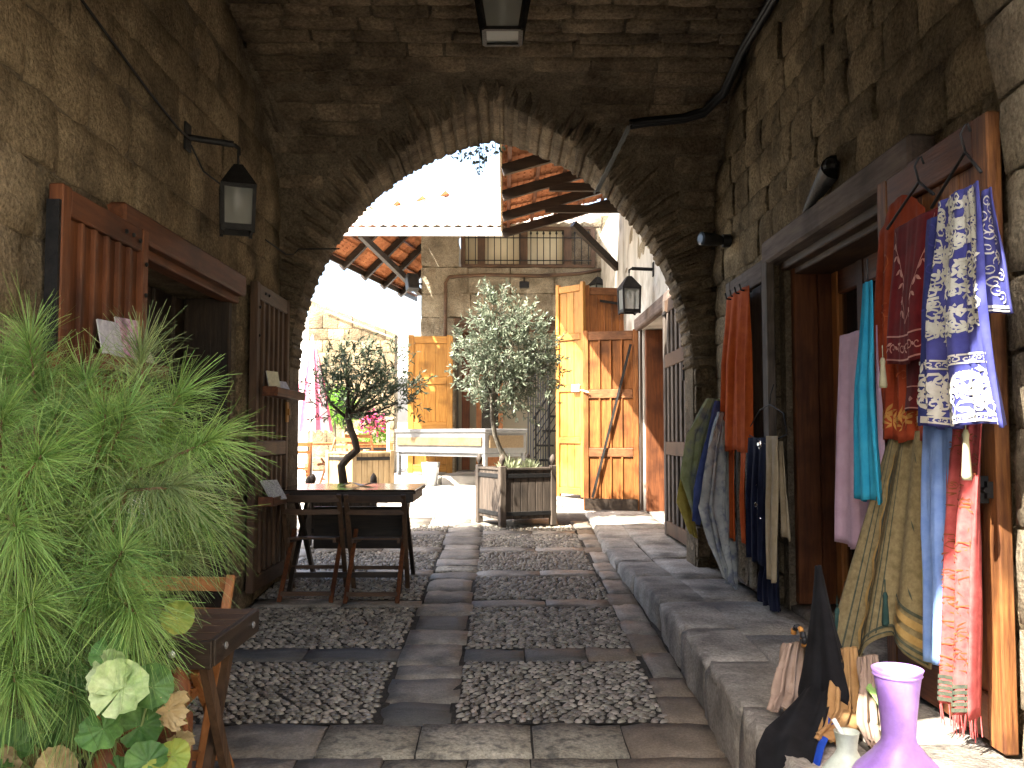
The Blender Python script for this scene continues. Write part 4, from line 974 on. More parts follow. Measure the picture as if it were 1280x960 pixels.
def drape(name, label, m, pts, w, folds=2, amp=.04, cat='scarf'):
    """strip of cloth following pts (x, y, z, half width along y, half width along x)"""
    P = [Vector(p[:3]) for p in pts]; k = len(P)
    def fn(s, t, off=0.0):
        u = t * (k - 1); i = min(int(u), k - 2); h = u - i; h = h * h * (3 - 2 * h); c = P[i].lerp(P[i + 1], h); wy = lerp(pts[i][3], pts[i + 1][3], h); wx = lerp(pts[i][4], pts[i + 1][4], h)
        a = 2 * math.pi * folds * s + 2.2 * t + .8 * math.sin(5 * s + 3 * t)
        return c + Vector((wx * (2 * s - 1) - amp * math.sin(a) * (.3 + .7 * t) - amp * .35 * math.sin(2.7 * a + 4 * t), wy * (2 * s - 1) + amp * .6 * math.cos(a * 1.3), amp * (.5 * math.sin(a) + .6 * math.sin(3.1 * s + 1)) * t * 1.6))
    return cloth(name, label, m, fn, cat, nu=34, nv=30)
drape('scarf', 'olive green and blue printed scarf at the back edge of the far leaf', CM['olivegreen'], [(1.52, 6.66, 1.82, .03, .04), (1.42, 6.62, 1.56, .06, .10), (1.38, 6.60, 1.22, .08, .11), (1.42, 6.60, .92, .05, .06)], .2, 2, .03)
drape('scarf', 'mustard scarf at the far side of the printed scarves', CM['mustard'], [(1.48, 6.74, 1.62, .03, .03), (1.37, 6.70, 1.36, .04, .06), (1.33, 6.70, 1.05, .04, .07), (1.37, 6.66, .82, .02, .03)], .1, 1, .02)
drape('scarf', 'blue-grey scarf between the olive and white printed scarves', CM['bluegrey'], [(1.54, 6.56, 1.80, .03, .03), (1.46, 6.46, 1.5, .04, .05), (1.39, 6.44, 1.15, .04, .06), (1.35, 6.48, .93, .03, .03)], .1, 1, .02)
drape('scarf', 'pale grey flowered scarf with a pointed end near the pavement', CM['greyprint'], [(1.56, 6.50, 1.72, .04, .04), (1.51, 6.40, 1.45, .08, .10), (1.47, 6.34, 1.05, .10, .13), (1.50, 6.30, .78, .08, .10), (1.52, 6.26, .55, .02, .03)], .2, 3, .035)
# dark dress with sequins on a wire hanger, cream top
o = thing('clothes_hanger', 'thin wire hanger between the far leaf and the doorway', 'hanger', (1.60, 5.52, 1.75))
MB().tube([(1.62, 5.50, 1.86), (1.60, 5.5, 1.80), (1.60, 5.52, 1.74)], .004, 5).tube([(1.58, 5.95, 1.585), (1.60, 5.75, 1.71), (1.60, 5.52, 1.74), (1.60, 5.25, 1.68), (1.58, 5.12, 1.56), (1.57, 5.5, 1.50), (1.58, 5.95, 1.56)], .004, 5).build('wire', MT['iron'], o, smooth=True)
f = cloth_fn((5.92, 5.42), (5.86, 5.45), 1.54, .78, 1.58, 3, .04, ph=.3); o = cloth('dress', 'black and midnight blue dress with sequins on the wire hanger', CM['darkblue'], f, 'dress', nu=44)
f2 = cloth_fn((5.72, 5.40), (5.74, 5.34), .82, .53, 1.60, 3, .03, ph=.9); cloth('hem', None, CM['darkblue'], f2, parent=o)
for k in range(34):
    s0 = .62 + rnd.gauss(0, .05); t0 = rnd.choice((rnd.uniform(.02, .1), rnd.uniform(.25, .5), rnd.uniform(.4, .7))); p = f(min(.95, s0), t0, .008); r = rnd.choice((.006, .008, .014))
    MB().lathe((0, 0, 0), [(r, 0), (r * .8, .002)], 8, True).build('sequin', CM['sequin'], o).matrix_basis = Matrix.Translation(p) @ Matrix.Rotation(R(-90 + rnd.uniform(-35, 35)), 4, 'Y') @ Matrix.Rotation(rnd.uniform(-.5, .5), 4, 'X')
f = cloth_fn((5.42, 5.20), (5.36, 5.24), 1.55, .72, 1.555, 1.3, .03, ph=.6); o = cloth('blouse', 'cream blouse with long sleeve next to the sequinned dress', CM['cream'], f, 'blouse', nu=18)
f2 = cloth_fn((5.28, 5.20), (5.20, 5.06), 1.52, .98, 1.58, 1, .02, ph=.1); cloth('sleeve', None, CM['cream'], f2, parent=o, nu=8, nv=14)

# things standing on the raised pavement
def jug(label, loc, prof_, m, n=32):
    o = thing('jug', label, 'jug', loc); MB().lathe((0, 0, 0), prof_, n).build('body', m, o, True, smooth=True); return o
MT['purple'] = mat('purple_enamel', (.34, .18, .60), (.42, .25, .66), 5, .32, .06, 30, var=0, spec=.5, speck=.12, speck_scale=30, dirt=(.24, .15, .36), dirt_scale=9)
MT['mint'] = mat('pale_mint_enamel', (.50, .58, .50), (.62, .68, .60), 5, .35, .06, 30, var=0, spec=.5, speck=.12, speck_scale=30, dirt=(.36, .36, .28), dirt_scale=11)
j = jug('tall purple metal jug with flared mouth on the pavement', (1.035, 2.45, .515), [(.09, 0), (.125, .03), (.138, .08), (.135, .12), (.11, .165), (.07, .205), (.046, .235), (.043, .25), (.046, .30), (.054, .37), (.060, .41), (.0605, .412), (.066, .424), (.062, .426), (.056, .41), (.048, .36), (.040, .30), (.038, .25)], MT['purple'])
MB().lathe((0, 0, .405), [(.0605, 0), (.0635, .004), (.061, .008)], 32, False, False).build('rim_band', MT['purple'], j, True, smooth=True)
j = jug('small pale mint jug near the kerb beside the purple jug', (.975, 2.66, .505), [(.06, 0), (.08, .02), (.085, .05), (.065, .105), (.035, .14), (.028, .155), (.030, .18), (.035, .205), (.036, .207), (.032, .206), (.027, .18), (.024, .155)], MT['mint'], 24)
MB().tube([(0, 0, .14), (-.012, .01, .20), (-.03, .02, .235)], .007, 8).build('spout_stick', MT['white'], j, True, smooth=True)
def cone_fn(s, t, off=0.0):
    a = R(150) + s * 2 * math.pi * .80; fold = 1 + (.16 * math.sin(4 * a + 1.2 * t) + .07 * math.sin(9 * a)) * t; r = (.016 + .14 * t ** 1.15) * fold + off
    return Vector((1.215 + r * math.cos(a) * .62 + .02 * t, 3.58 + r * math.sin(a) * .9 - .02 * t, 1.05 - .50 * t + .035 * math.sin(3 * a + .5) * t * t))
BS = cloth('draped_scarf', 'black scarf draped to a point and trailing over the kerb', CM['black'], cone_fn, 'scarf', nu=60)
def tail_fn(s, t, off=0.0):
    path = [Vector((1.20, 3.52, .62)), Vector((1.13, 3.42, .575)), Vector((1.05, 3.30, .54)), Vector((.97, 3.17, .525)), Vector((.915, 3.08, .48)), Vector((.89, 3.02, .34)), Vector((.865, 2.95, .19))]
    u = t * 6; i = min(int(u), 5); h = u - i; c = path[i].lerp(path[i + 1], h); wd = .05 + .035 * math.sin(t * 3) + .03 * t
    return c + Vector((-.45, .55, 0)).normalized() * wd * (2 * s - 1) * 1.0 + Vector((-off, -off, .012 * math.sin(s * 11 + t * 5)))
MB().grid(tail_fn, 16, 30).build('tail', CM['black'], BS, smooth=True, solid=.004)
def tail2(s, t, off=0.0): return tail_fn(s * .35 - .14, min(1, t * .75 + .25)) + Vector((0, 0, -.008))
tag(MB().grid(tail2, 10, 26).build('blue_scarf', CM['royal'], smooth=True, solid=.003), 'strip of royal blue cloth under the trailing black scarf', 'scarf')
o = thing('bangle', 'black and gold bangle hanging at the side of the black scarf', 'bangle', (1.13, 3.60, .77))
for k in range(10):
    a0, a1 = k * .628, (k + 1) * .628
    MB().tube([(1.135 + .004 * k, 3.61 + .034 * math.cos(lerp(a0, a1, u)), .775 + .034 * math.sin(lerp(a0, a1, u))) for u in (0, .33, .66, 1)], .011, 7).build('bead', CM['goldthread'] if k % 3 == 0 else MT['black'], o, smooth=True)
drape('scarf', 'taupe scarf lying left of the black scarf on the kerb', CM['taupe'], [(1.15, 3.66, .74, .02, .05), (1.12, 3.62, .65, .03, .06), (1.09, 3.56, .56, .04, .07), (1.05, 3.50, .525, .07, .08)], .1, 3.5, .02)
drape('scarf', 'tan scarf spilling in front of the khaki shawl', CM['tan'], [(1.31, 3.56, .74, .02, .05), (1.28, 3.48, .64, .03, .07), (1.24, 3.38, .55, .05, .08), (1.17, 3.26, .528, .05, .08), (1.09, 3.16, .522, .04, .05)], .1, 3.5, .02)
drape('scarf', 'pale taupe scarf end between the tan scarf and the purple jug', CM['taupe'], [(1.38, 3.52, .72, .02, .04), (1.34, 3.40, .62, .03, .05), (1.29, 3.26, .54, .04, .06), (1.24, 3.10, .522, .05, .05)], .1, 3.5, .02)
drape('scarf', 'lime green cloth end beside the tan scarf', CM['lime'], [(1.34, 3.42, .64, .02, .02), (1.36, 3.30, .58, .05, .03), (1.33, 3.22, .53, .06, .05)], .1, 2, .015)

MT['counter_wood'] = wood('counter_inlay', (.12, .08, .04), (.19, .135, .07), X_, .6)
# ------------------------------------------------------------------ courtyard: right-hand house wall, its doorway and roof
RH = thing('courtyard_house', 'pale plastered house wall beyond the arch on the right with tiled roof', 'house', (1.72, 10.5, .6))
X = XR + .28
w = MB(); w.box((X, 8.55, 2.4), (.6, 1.5, 5.4)); w.box((X, 10.25, 4.0), (.6, 1.9, 2.3)); w.box((X, 13.6, 2.4), (.6, 4.8, 5.4)); w.box((X, 10.25, .2), (.6, 1.9, .7)); WALLR = w.build('wall', MT['plaster'], RH)
lay(WALLR, lambda u, v: ((XR - .018, u, v), (0, -1, 0), (0, 0, 1), (-1, 0, 0)), 7.82, 13.0, .5, 4.9, 'stone_pale', (.3, .42), (.4, .8), .05, rects=[(9.0, 11.4, 0, 3.02)], seed=41, proud=(-.02, .004))
for s in STN['stone_pale']: pass
LB2 = thing('timber_lintel', 'weathered timber lintel over the second doorway beyond the arch', 'lintel', (1.68, 10.2, 2.86))
MB().box((1.69, 10.2, 2.93), (.14, 2.4, .15), bev=.015).build('beam', MT['grey_h'], LB2)
D2 = thing('shop_doorway', 'second doorway beyond the arch with amber timber frame', 'doorway', (1.85, 10.2, .62))
MB().box((1.87, 11.15, 1.74), (.3, .07, 2.2), bev=.006).build('jamb', MT['red_v'], D2)
MB().box((1.87, 9.33, 1.74), (.3, .06, 2.2), bev=.006).build('jamb', MT['red_v'], D2)
for y in (11.06, 10.75, 10.35, 9.9, 9.45): MB().box((1.99, y, 1.74), (.05, .09, 2.16), bev=.008).build('door_stile', MT['amber_v'], D2)
for z in (.72, 2.75): MB().box((1.992, 10.25, z), (.04, 1.6, .14), bev=.008).build('door_rail', MT['amber_v'], D2)
for (a, c) in ((9.5, 9.85), (9.95, 10.3), (10.4, 10.7), (10.8, 11.01)): MB().box((1.995, (a + c) / 2, 1.74), (.01, c - a, 1.88)).build('pane', MT['glass_dark'], D2)
MB().box((2.30, 10.25, 1.7), (.05, 1.9, 2.4)).build('back_board', MT['dark_v'], D2)
L2 = leaf('slatted_door_leaf', 'tall slatted grey door leaf folded flat beside the right arch jamb', 'door', 1.26, 2.34, (1.63, 9.22, .57), R(-90), MT['grey_v'], MT['brown_v'], [.08, .86, 1.72, 2.26], 5, t=.06, st=.10, rl=.13, back=False)
MB().box((.63, .035, 1.17), (1.2, .012, 2.3)).build('backing_board', MT['dark_v'], L2, True)
MB().box((1.12, -.04, 1.55), (.05, .03, .16), bev=.004).build('iron_latch', MT['iron'], L2, True); MB().box((.1, -.035, 2.2), (.16, .012, .03)).build('strap_hinge', MT['iron'], L2, True)
L3 = leaf('door_leaf', 'amber plank door leaf with a diagonal iron bar standing open beyond the arch', 'door', .70, 2.25, (1.0, 11.56, .625), R(-17), MT['amber_v'], MT['amber_x'], [.08, .72, 1.45, 2.18], 4, t=.055, st=.07, rl=.11, batten=.022)
MB().bar((.12, -.05, .16), (.61, -.05, 2.06), .016, .03).build('iron_bar', MT['iron'], L3, True)
MB().tube([(-.02, -.05, 1.50), (.08, -.06, 1.47)], .01, 6).build('handle', MT['steel'], L3, True)
MB().box((.35, -.033, .08), (.66, .012, .14)).build('kick_plate', MT['dark_x'], L3, True)
G1 = leaf('gate_leaf', 'tall sunlit golden gate leaf with a white lock', 'gate', .52, 2.98, (.75, 13.0, .71), R(-46), MT['gold_v'], MT['gold_x'], [.08, .78, 1.50, 2.22, 2.90], 3, t=.055, st=.06, rl=.09)
MB().box((.40, -.05, 1.5), (.14, .04, .10), bev=.006).build('lock_box', MT['white'], G1, True)
G2 = leaf('gate_leaf', 'shaded brown gate leaf standing behind the amber door', 'gate', .55, 2.94, (1.13, 12.72, .71), R(9), MT['amber_v'], MT['amber_x'], [.08, 1.2, 2.2, 2.86], 4, t=.05, st=.06, rl=.10, batten=.02)
MB().bar((.2, -.04, 2.72), (.52, -.04, 2.68), .012, .035).build('strap_hinge', MT['iron'], G2, True)

# clay tiles, shared mesh, ribs on the underside
def tile_mesh():
    q = MB(); w, l = .315, .40
    def s(u, v): return ((u - .5) * w, (v - .5) * l, .018 * math.cos(u * 4 * math.pi) * .8 + .015)
    q.grid(s, 8, 1); q.grid(lambda u, v: Vector(s(1 - u, v)) + Vector((0, 0, -.014)), 8, 1)
    q.add([Vector(s(i / 8, 0)) + Vector((0, 0, d)) for i in range(9) for d in (0, -.014)], [(2 * i, 2 * i + 1, 2 * i + 3, 2 * i + 2) for i in range(8)])
    for x in (-.08, .07):
        for k in range(5): q.box((x, -.15 + k * .075, -.012), (.055, .010, .02))
    return q.mesh('roof_tile', MT['tile'])
TILE = tile_mesh(); TILEP = TILE.copy(); TILEP.materials.clear(); TILEP.materials.append(MT['tile_pale'])
def tiles(parent, O, U, V, nu, nv, inside=None, me=None):
    """O: eave corner, U along the eave, V up the slope"""
    U = Vector(U).normalized(); V = Vector(V).normalized(); N = U.cross(V).normalized(); n = 0
    for j in range(nv):
        for i in range(nu):
            P = Vector(O) + U * (.31 * (i + .5)) + V * (.345 * (j + .5))
            if inside and not inside(P): continue
            Vt = (V - N * .07).normalized(); Nt = U.cross(Vt)
            place('roof_tile', me or TILE, frame(P + N * (.01 + rnd.uniform(0, .004)), U, Vt, Nt, 1, 1, 1, rnd.uniform(-.008, .008)), parent); n += 1
    return n
ROOF = MB().bar((1.95, 8.3, 5.10), (1.95, 13.2, 5.10), .1, .12).build('roof', MT['dark_h'], RH)
SLP = .29; EZ = 4.56
tiles(ROOF, (.0, 13.3, EZ + .03), (0, -1, 0), (1, 0, SLP), 16, 6)
for y in (8.9, 9.98, 11.06, 12.14, 13.16): MB().bar((-.02, y, EZ - .09), (1.9, y, EZ - .09 + 1.92 * SLP), .07, .12).build('rafter', MT['dark_x'], ROOF)
for y in (9.98, 11.06, 12.14): MB().bar((.55, y, EZ + .02), (1.72, y, EZ + .02), .06, .10).build('tie_beam', MT['dark_x'], ROOF)
for x in (.06, .40, .74, 1.08, 1.42): MB().bar((x, 8.4, EZ - .01 + x * SLP), (x, 13.2, EZ - .01 + x * SLP), .045, .03).build('batten', MT['red_h'], ROOF)
MB().box((-.035, 10.8, EZ + .015), (.025, 4.9, .15), bev=.004).build('fascia', MT['pale_v'], ROOF)
MB().bar((1.0, 13.17, 4.62), (1.70, 13.6, 4.05), .08, .10).build('brace', MT['dark_x'], ROOF)

# house across the court
FB = thing('stone_building', 'stone building across the court with barred upper window and tiled roof', 'building', (0, 16, .8))
Y = 16.27
w = MB(); w.box((-1.14, Y, 3.12), (.60, .5, 4.64)); w.box((2.25, Y, 3.12), (2.4, .5, 4.64)); w.box((.10, Y, 4.05), (1.92, .5, .94)); w.box((.10, Y, 5.33), (1.92, .5, .22)); w.box((-1.14, 18.0, 3.0), (.58, 3.0, 4.4))
FW = w.build('wall', MT['mortar'], FB)
lay(FW, lambda u, v: ((u, 16.0, v), (1, 0, 0), (0, 0, 1), (0, -1, 0)), -1.46, 1.72, .8, 5.44, 'stone_pale', (.42, .6), (.5, .95), .07, rects=[(-.85, 1.06, 0, 3.62), (-.78, 1.62, 4.5, 5.22)], seed=51, proud=(-.005, .02))
for z in (3.42, 3.55): MB().box((.1, 16.05, z), (1.94, .16, .125), bev=.01).build('door_lintel', MT['brown_x'], FB)
W = MB().box((.42, 16.06, 4.53), (2.34, .16, .06)).box((.42, 16.06, 5.2), (2.34, .16, .05)).build('window', MT['brown_x'], FB)
for x, ww in ((-.72, .08), (-.40, .13), (.34, .15), (1.12, .13), (1.56, .08)): MB().box((x, 16.05, 4.865), (ww, .14, .62)).build('mullion', MT['brown_v'], W)
MB().box((.42, 16.16, 4.865), (2.3, .02, .66)).build('pane', MT['cream_wall'], W)
for x in [-.62, -.5] + [-.28 + .112 * k for k in range(6)] + [.47 + .112 * k for k in range(6)] + [1.24, 1.36, 1.48]:
    q = MB().tube([(x, 15.96, 4.54), (x, 15.96, 5.12)], .008, 5); q.lathe((x, 15.96, 5.07), [(.008, 0), (.022, .03), (.002, .08)], 6, True); q.build('bar', MT['iron'], W)
for z in (4.62, 5.02): MB().bar((-.68, 15.96, z), (1.54, 15.96, z), .012, .016).build('cross_bar', MT['iron'], W)
# entrance below
MB().box((.1, 17.2, 2.2), (2.4, .06, 2.9)).build('inner_wall', MT['cream_wall'], FB)
EN = MB().box((-.45, 16.45, 2.2), (.09, .10, 2.5)).box((-.06, 16.45, 2.2), (.08, .10, 2.5)).box((-.25, 16.45, 2.62), (.3, .08, .09)).box((-.25, 16.45, 1.42), (.3, .08, .09)).build('glazed_door', MT['orange_v'], FB)
MB().box((-.25, 16.46, 2.02), (.3, .02, 1.12)).build('pane', MT['glass_dark'], EN)
MB().box((-.25, 16.46, 1.14), (.3, .03, .48), bev=.01).build('panel', MT['orange_v'], EN)
MB().box((-.68, 16.4, 2.2), (.14, .1, 2.5)).build('door_post', MT['red_v'], FB)
for k in range(9): MB().box((.44 + k * .045, 16.7, 2.05), (.028, .03, 2.2), bev=.006).build('corrugated_strip', MT['alu'], FB)
MB().tube([(-1.02, 15.93, 2.4), (-1.02, 15.93, 4.22), (-.96, 15.93, 4.32), (-.3, 15.93, 4.36), (.6, 15.93, 4.34), (1.3, 15.93, 4.38), (1.7, 15.93, 4.45)], .032, 8).build('conduit', MT['brown_x'], FB, smooth=True)
FR = MB().bar((0, 18.7, 6.2), (3, 18.7, 6.2), .2, .12).build('roof', MT['tile_pale'], FB)
fs = 2.05 / 5.3; A = Vector((-3.3, 13.2, 4.55)); B = Vector((0, 18.5, 6.6)); C = Vector((-1.9, 19.9, 4.55))
def in_front(P): return P.x > A.x + (P.y - A.y) * (B.x - A.x) / (B.y - A.y) - .1 and P.y < 18.6 and not (P.x > .2 and P.y < 13.4)
tiles(FR, (-3.3, 13.2, 4.57), (1, 0, 0), (0, 1, fs), 15, 16, in_front, TILEP)
UL = (C - A).normalized(); nl = UL.cross(B - A).normalized(); VL = nl.cross(UL); VL = VL if VL.z > 0 else -VL
def in_left(P):
    def sd(a, c): return (c.x - a.x) * (P.y - a.y) - (c.y - a.y) * (P.x - a.x)
    return sd(A, B) > .2 and sd(B, C) > 1.5 and P.z < 5.95
tiles(FR, C, -UL, VL, 22, 9, in_left)
bu = (B - A).dot(UL); bh = (B - A).dot(VL); tot = (C - A).length
for k in range(6):
    p = .5 + 1.05 * k; P = A + UL * p; L = bh * (p / bu if p < bu else (tot - p) / max(.3, tot - bu)) - .1; MB().bar(P + Vector((0, 0, -.08)) - VL * .05, P + VL * max(.3, L) + Vector((0, 0, -.08)), .08, .11).build('rafter', MT['dark_x'], FR)
for k in range(5):
    h = .06 + .42 * k; o0 = VL * h + Vector((0, 0, -.015)); MB().bar(A + o0 + UL * (bu * h / bh + .15), A + o0 + UL * (tot - (tot - bu) * h / bh - .1), .04, .03).build('batten', MT['red_h'], FR)
MB().bar(A + Vector((0, 0, -.1)), B + Vector((0, 0, -.1)), .09, .12).build('hip_rafter', MT['dark_x'], FR)
MB().bar((-1.46, 16.05, 4.05), A + Vector((1.0, 1.4, .22)), .08, .1).build('brace', MT['dark_x'], FR)
MB().bar(A + Vector((0, 0, -.02)), C + Vector((0, 0, -.02)), .03, .12).build('fascia', MT['dark_h'], FR)
MB().box((-1.68, 13.17, 4.50), (3.3, .03, .12)).build('fascia', MT['white_plaster'], FR)
# terrace step in front of it
TR = thing('terrace', 'sunlit stone step in front of the building across the court', None, (-.2, 15.3, .8), kind='structure')
for i, (a, c) in enumerate(((-1.95, -1.0), (-.99, .05), (.06, .95), (.96, 1.7))):
    for (d, e) in ((14.62, 15.28), (15.29, 15.98), (15.99, 17.1)): slab(a, c, d, e, MT['court'], parent=TR, zfn=lambda y: .92, th=.16)
# small fixtures on the building
o = thing('loudspeaker', 'dark loudspeaker box under the left eave of the building', 'speaker', (-1.6, 15.6, 4.1)); m = Matrix.Rotation(R(25), 3, 'Z') @ Matrix.Rotation(R(-20), 3, 'X')
MB().box((-1.56, 15.5, 4.15), (.2, .16, .28), m, bev=.01).build('cabinet', MT['black'], o); MB().box(Vector((-1.56, 15.5, 4.15)) + m @ Vector((0, -.085, 0)), (.17, .01, .25), m).build('grille', MT['iron'], o)
MB().bar((-1.5, 15.55, 4.15), (-1.44, 15.98, 4.2), .03, .03).build('arm', MT['iron'], o)
o = thing('flood_lamp', 'small dark flood lamp above the round olive crown', 'lamp', (.35, 15.9, 4.15))
MB().tube([(.35, 15.95, 4.36), (.35, 15.9, 4.22)], .012, 6).build('arm', MT['iron'], o); MB().box((.35, 15.85, 4.17), (.17, .12, .11), bev=.01).build('housing', MT['black'], o); MB().box((.35, 15.785, 4.17), (.14, .01, .08)).build('glass', MT['black'], o)
bracket('iron bracket on the pale wall beyond the arch', (1.70, 10.35, 3.44), (1.45, 10.35, 3.45), (-1, 0, 0), .05)
lantern('black lantern hanging beyond the arch over the amber door', (1.42, 10.35, 3.42), .2, .27, rz=R(10), hang=.06)
lantern('small dark lantern on the stone building behind the gate', (1.62, 15.75, 4.32), .22, .22, rz=R(30), hang=.03)
# golden leaf, display counter, bucket, stair
GL = leaf('door_leaf', 'golden pine door leaf standing open across the courtyard', 'door', .76, 2.34, (-1.63, 15.60, .925), 0, MT['gold_v'], MT['gold_x'], [.08, .80, 1.56, 2.26], 3, t=.05, st=.10, rl=.12)
CT = thing('display_counter', 'grey metal display counter with wooden panels in the courtyard', 'counter', (-.28, 13.6, .73), R(135))
cw, cd = 2.15, .92
MB().box((cw / 2, -cd / 2, .90), (cw, cd, .06), bev=.01).build('rim', MT['alu'], CT, True)
MB().box((cw / 2, -cd / 2, .72), (cw - .04, cd - .04, .32)).build('body', MT['alu'], CT, True)
for y in (.002, -cd - .002): MB().box((cw / 2, y + (-.012 if y > 0 else .012), .735), (cw - .16, .03, .13), bev=.005).build('wood_panel', MT['counter_wood'], CT, True)
for x in (-.004, cw + .004): MB().box((x + (.012 if x < 0 else -.012), -cd / 2, .735), (.03, cd - .2, .19), bev=.005).build('wood_panel', MT['counter_wood'], CT, True)
for x in (.06, cw - .06):
    for y in (-.06, -cd + .06): MB().box((x, y, .28), (.06, .06, .56), bev=.005).build('leg', MT['alu'], CT, True)
MB().box((cw / 2, -cd / 2, .53), (cw - .1, cd - .1, .05)).build('under_frame', MT['alu'], CT, True)
BK = thing('bucket', 'galvanised bucket standing under the display counter', 'bucket', (-1.14, 14.35, .78))
MB().lathe((0, 0, 0), [(.10, 0), (.145, .36), (.15, .365), (.138, .355), (.095, .02)], 24).build('body', MT['steel'], BK, True, smooth=True)
MB().tube([(-.145, 0, .34), (-.12, -.1, .27), (0, -.15, .24), (.12, -.1, .27), (.145, 0, .34)], .005, 5).build('handle', MT['steel'], BK, True, smooth=True)
ST = thing('iron_stair', 'black iron stair rail beside the tall golden gate leaf', 'stair', (.75, 16.6, .92))
for k in range(5): MB().box((.62 + .11 * k, 16.5, 1.12 + .26 * k), (.30, .5, .03)).build('tread', MT['iron'], ST)
MB().tube([(.52, 16.2, 1.85), (1.1, 16.2, 2.75)], .02, 6).build('handrail', MT['iron'], ST)
for k in range(4): MB().tube([(.52, 16.2, 1.15 + .16 * k), (1.1, 16.2, 2.05 + .16 * k)], .009, 5).build('rail_bar', MT['iron'], ST)
for x in (.56, .80, 1.04): MB().tube([(x, 16.2, .92), (x, 16.2, 1.9 + (x - .52) * 1.55)], .016, 6).build('post', MT['iron'], ST)

# ------------------------------------------------------------------ timber planters
def planter(label, loc, rz, mv, s=.66, h=.60, finials=True):
    o = thing('timber_planter', label, 'planter', loc, rz); k = s / 2
    for sx in (-1, 1):
        for sy in (-1, 1):
            MB().box((sx * (k - .02), sy * (k - .02), (h + .06) / 2), (.07, .07, h + .06), bev=.006).build('corner_post', mv, o, True)
            if finials: MB().lathe((sx * (k - .02), sy * (k - .02), h + .06), [(.012, 0), (.016, .015), (.032, .05), (.034, .075), (.022, .105), (.004, .125)], 12, True).build('finial', mv, o, True, smooth=True)
    for side in range(4):
        m = Matrix.Rotation(side * math.pi / 2, 4, 'Z')
        for i in range(6):
            x = -k + .055 + (s - .11) * (i + .5) / 6; q = MB().box((x, -k + .018, h / 2 + .05), ((s - .11) / 6 - .004, .026, h - .06), bev=.005); q.v = [m @ Vector(p) for p in q.v]; q.build('plank', mv, o, True)
        for z in (.14, h - .05):
            q = MB().box((0, -k + .002, z), (s - .03, .016, .045), bev=.003); q.v = [m @ Vector(p) for p in q.v]; q.build('band', MT['iron'], o, True)
        q = MB().box((0, -k + .02, h + .025), (s - .1, .06, .025), bev=.004); q.v = [m @ Vector(p) for p in q.v]; q.build('top_rail', mv, o, True)
    MB().box((0, 0, h - .06), (s - .06, s - .06, .06)).build('soil', MT['soil'], o, True)
    return o
planter('dark timber planter with finials holding the tall olive tree', (.13, 10.42, .565), R(25), MT['planter'])
planter('dark timber planter behind the long table holding the crooked olive tree', (-1.62, 9.28, .50), R(8), MT['planter'], .66, .48)
planter('pale new timber planter behind the crooked olive trunk', (-1.95, 12.5, .68), R(42), MT['pale_v'], .64, .62, False)
planter('red-brown timber planter holding the pine at lower left', (-1.14, 2.22, .12), R(6), MT['red_v'], .62, .62)

# ------------------------------------------------------------------ left side of the court
OW = thing('old_stone_wall', 'sunlit crumbling stone wall with sloping top left of the court', 'wall', (-3.4, 20.7, .8))
MB().add([(-4.4, 20.62, .7), (-2.45, 20.62, .7), (-2.45, 20.62, 3.85), (-4.4, 20.62, 4.62), (-4.4, 21.2, .7), (-2.45, 21.2, .7), (-2.45, 21.2, 3.85), (-4.4, 21.2, 4.62)], [(0, 1, 2, 3), (5, 4, 7, 6), (1, 5, 6, 2), (4, 0, 3, 7), (3, 2, 6, 7)]).build('core', MT['stone'], OW)
lay(OW, lambda u, v: ((u, 20.60, v), (1, 0, 0), (0, 0, 1), (0, -1, 0)), -4.4, -2.45, .8, 4.6, 'stone', (.24, .34), (.3, .6), .05, seed=61, skip=lambda u, v, l, h: v > 3.85 + (-2.45 - u) * .385 - .12)
MB().tube([(-4.0, 20.55, 4.35), (-3.4, 20.55, 4.1), (-2.5, 20.55, 3.75)], .02, 6).build('pipe', MT['wire'], OW)
WH = thing('white_house', 'white overexposed house wall far left behind the stone wall', 'house', (-5, 27, .8))
MB().box((-4.5, 27.2, 2.8), (7.5, .4, 4.2)).build('wall', MT['white_plaster'], WH)
MB().box((-4.5, 27.1, 4.95), (7.7, .7, .12)).build('parapet', MT['white_plaster'], WH)
for x in (-2.9, -5.4): MB().box((x, 26.98, 2.6), (.9, .05, 1.3)).build('window', MT['glass_dark'], WH)
PA = thing('parasol', 'closed pink and white striped parasol left of the crooked olive', 'parasol', (-2.92, 14.0, .75))
MT['pinkcloth'] = cmat('pink_canvas', (.62, .16, .26), (.72, .24, .34), trans=.3); MT['whitecloth'] = cmat('white_canvas', (.75, .72, .72), (.8, .78, .77), trans=.3)
MB().tube([(0, 0, 0), (0, 0, 2.3)], .022, 8).build('pole', MT['white'], PA, True)
MB().box((0, 0, .04), (.5, .5, .08), bev=.02).build('base', MT['kerb'], PA, True)
for k in range(16):
    a0, a1 = 2 * math.pi * k / 16, 2 * math.pi * (k + 1) / 16
    def g(u, v, a0=a0, a1=a1):
        an = lerp(a0, a1, u); r = (.03 + .30 * v ** .8) * (1 - .18 * math.sin(math.pi * u)); return (r * math.cos(an), r * math.sin(an), 2.25 - 1.40 * v + .05 * math.sin(math.pi * u) * v)
    MB().grid(g, 5, 10).build('canvas_gore', MT['pinkcloth'] if k % 2 else MT['whitecloth'], PA, True, smooth=True)
MB().lathe((0, 0, 2.25), [(.02, 0), (.03, .03), (.005, .09)], 8, True).build('finial', MT['white'], PA, True)
CF = thing('cafe_table', 'small brown cafe table by the parasol', 'table', (-2.75, 13.1, .70))
MB().lathe((0, 0, .72), [(.30, 0), (.32, .01), (.32, .03), (.30, .035)], 24, True).build('top', MT['orange_x'], CF, True)
MB().tube([(0, 0, .05), (0, 0, .72)], .03, 8).build('pedestal', MT['dark_v'], CF, True)
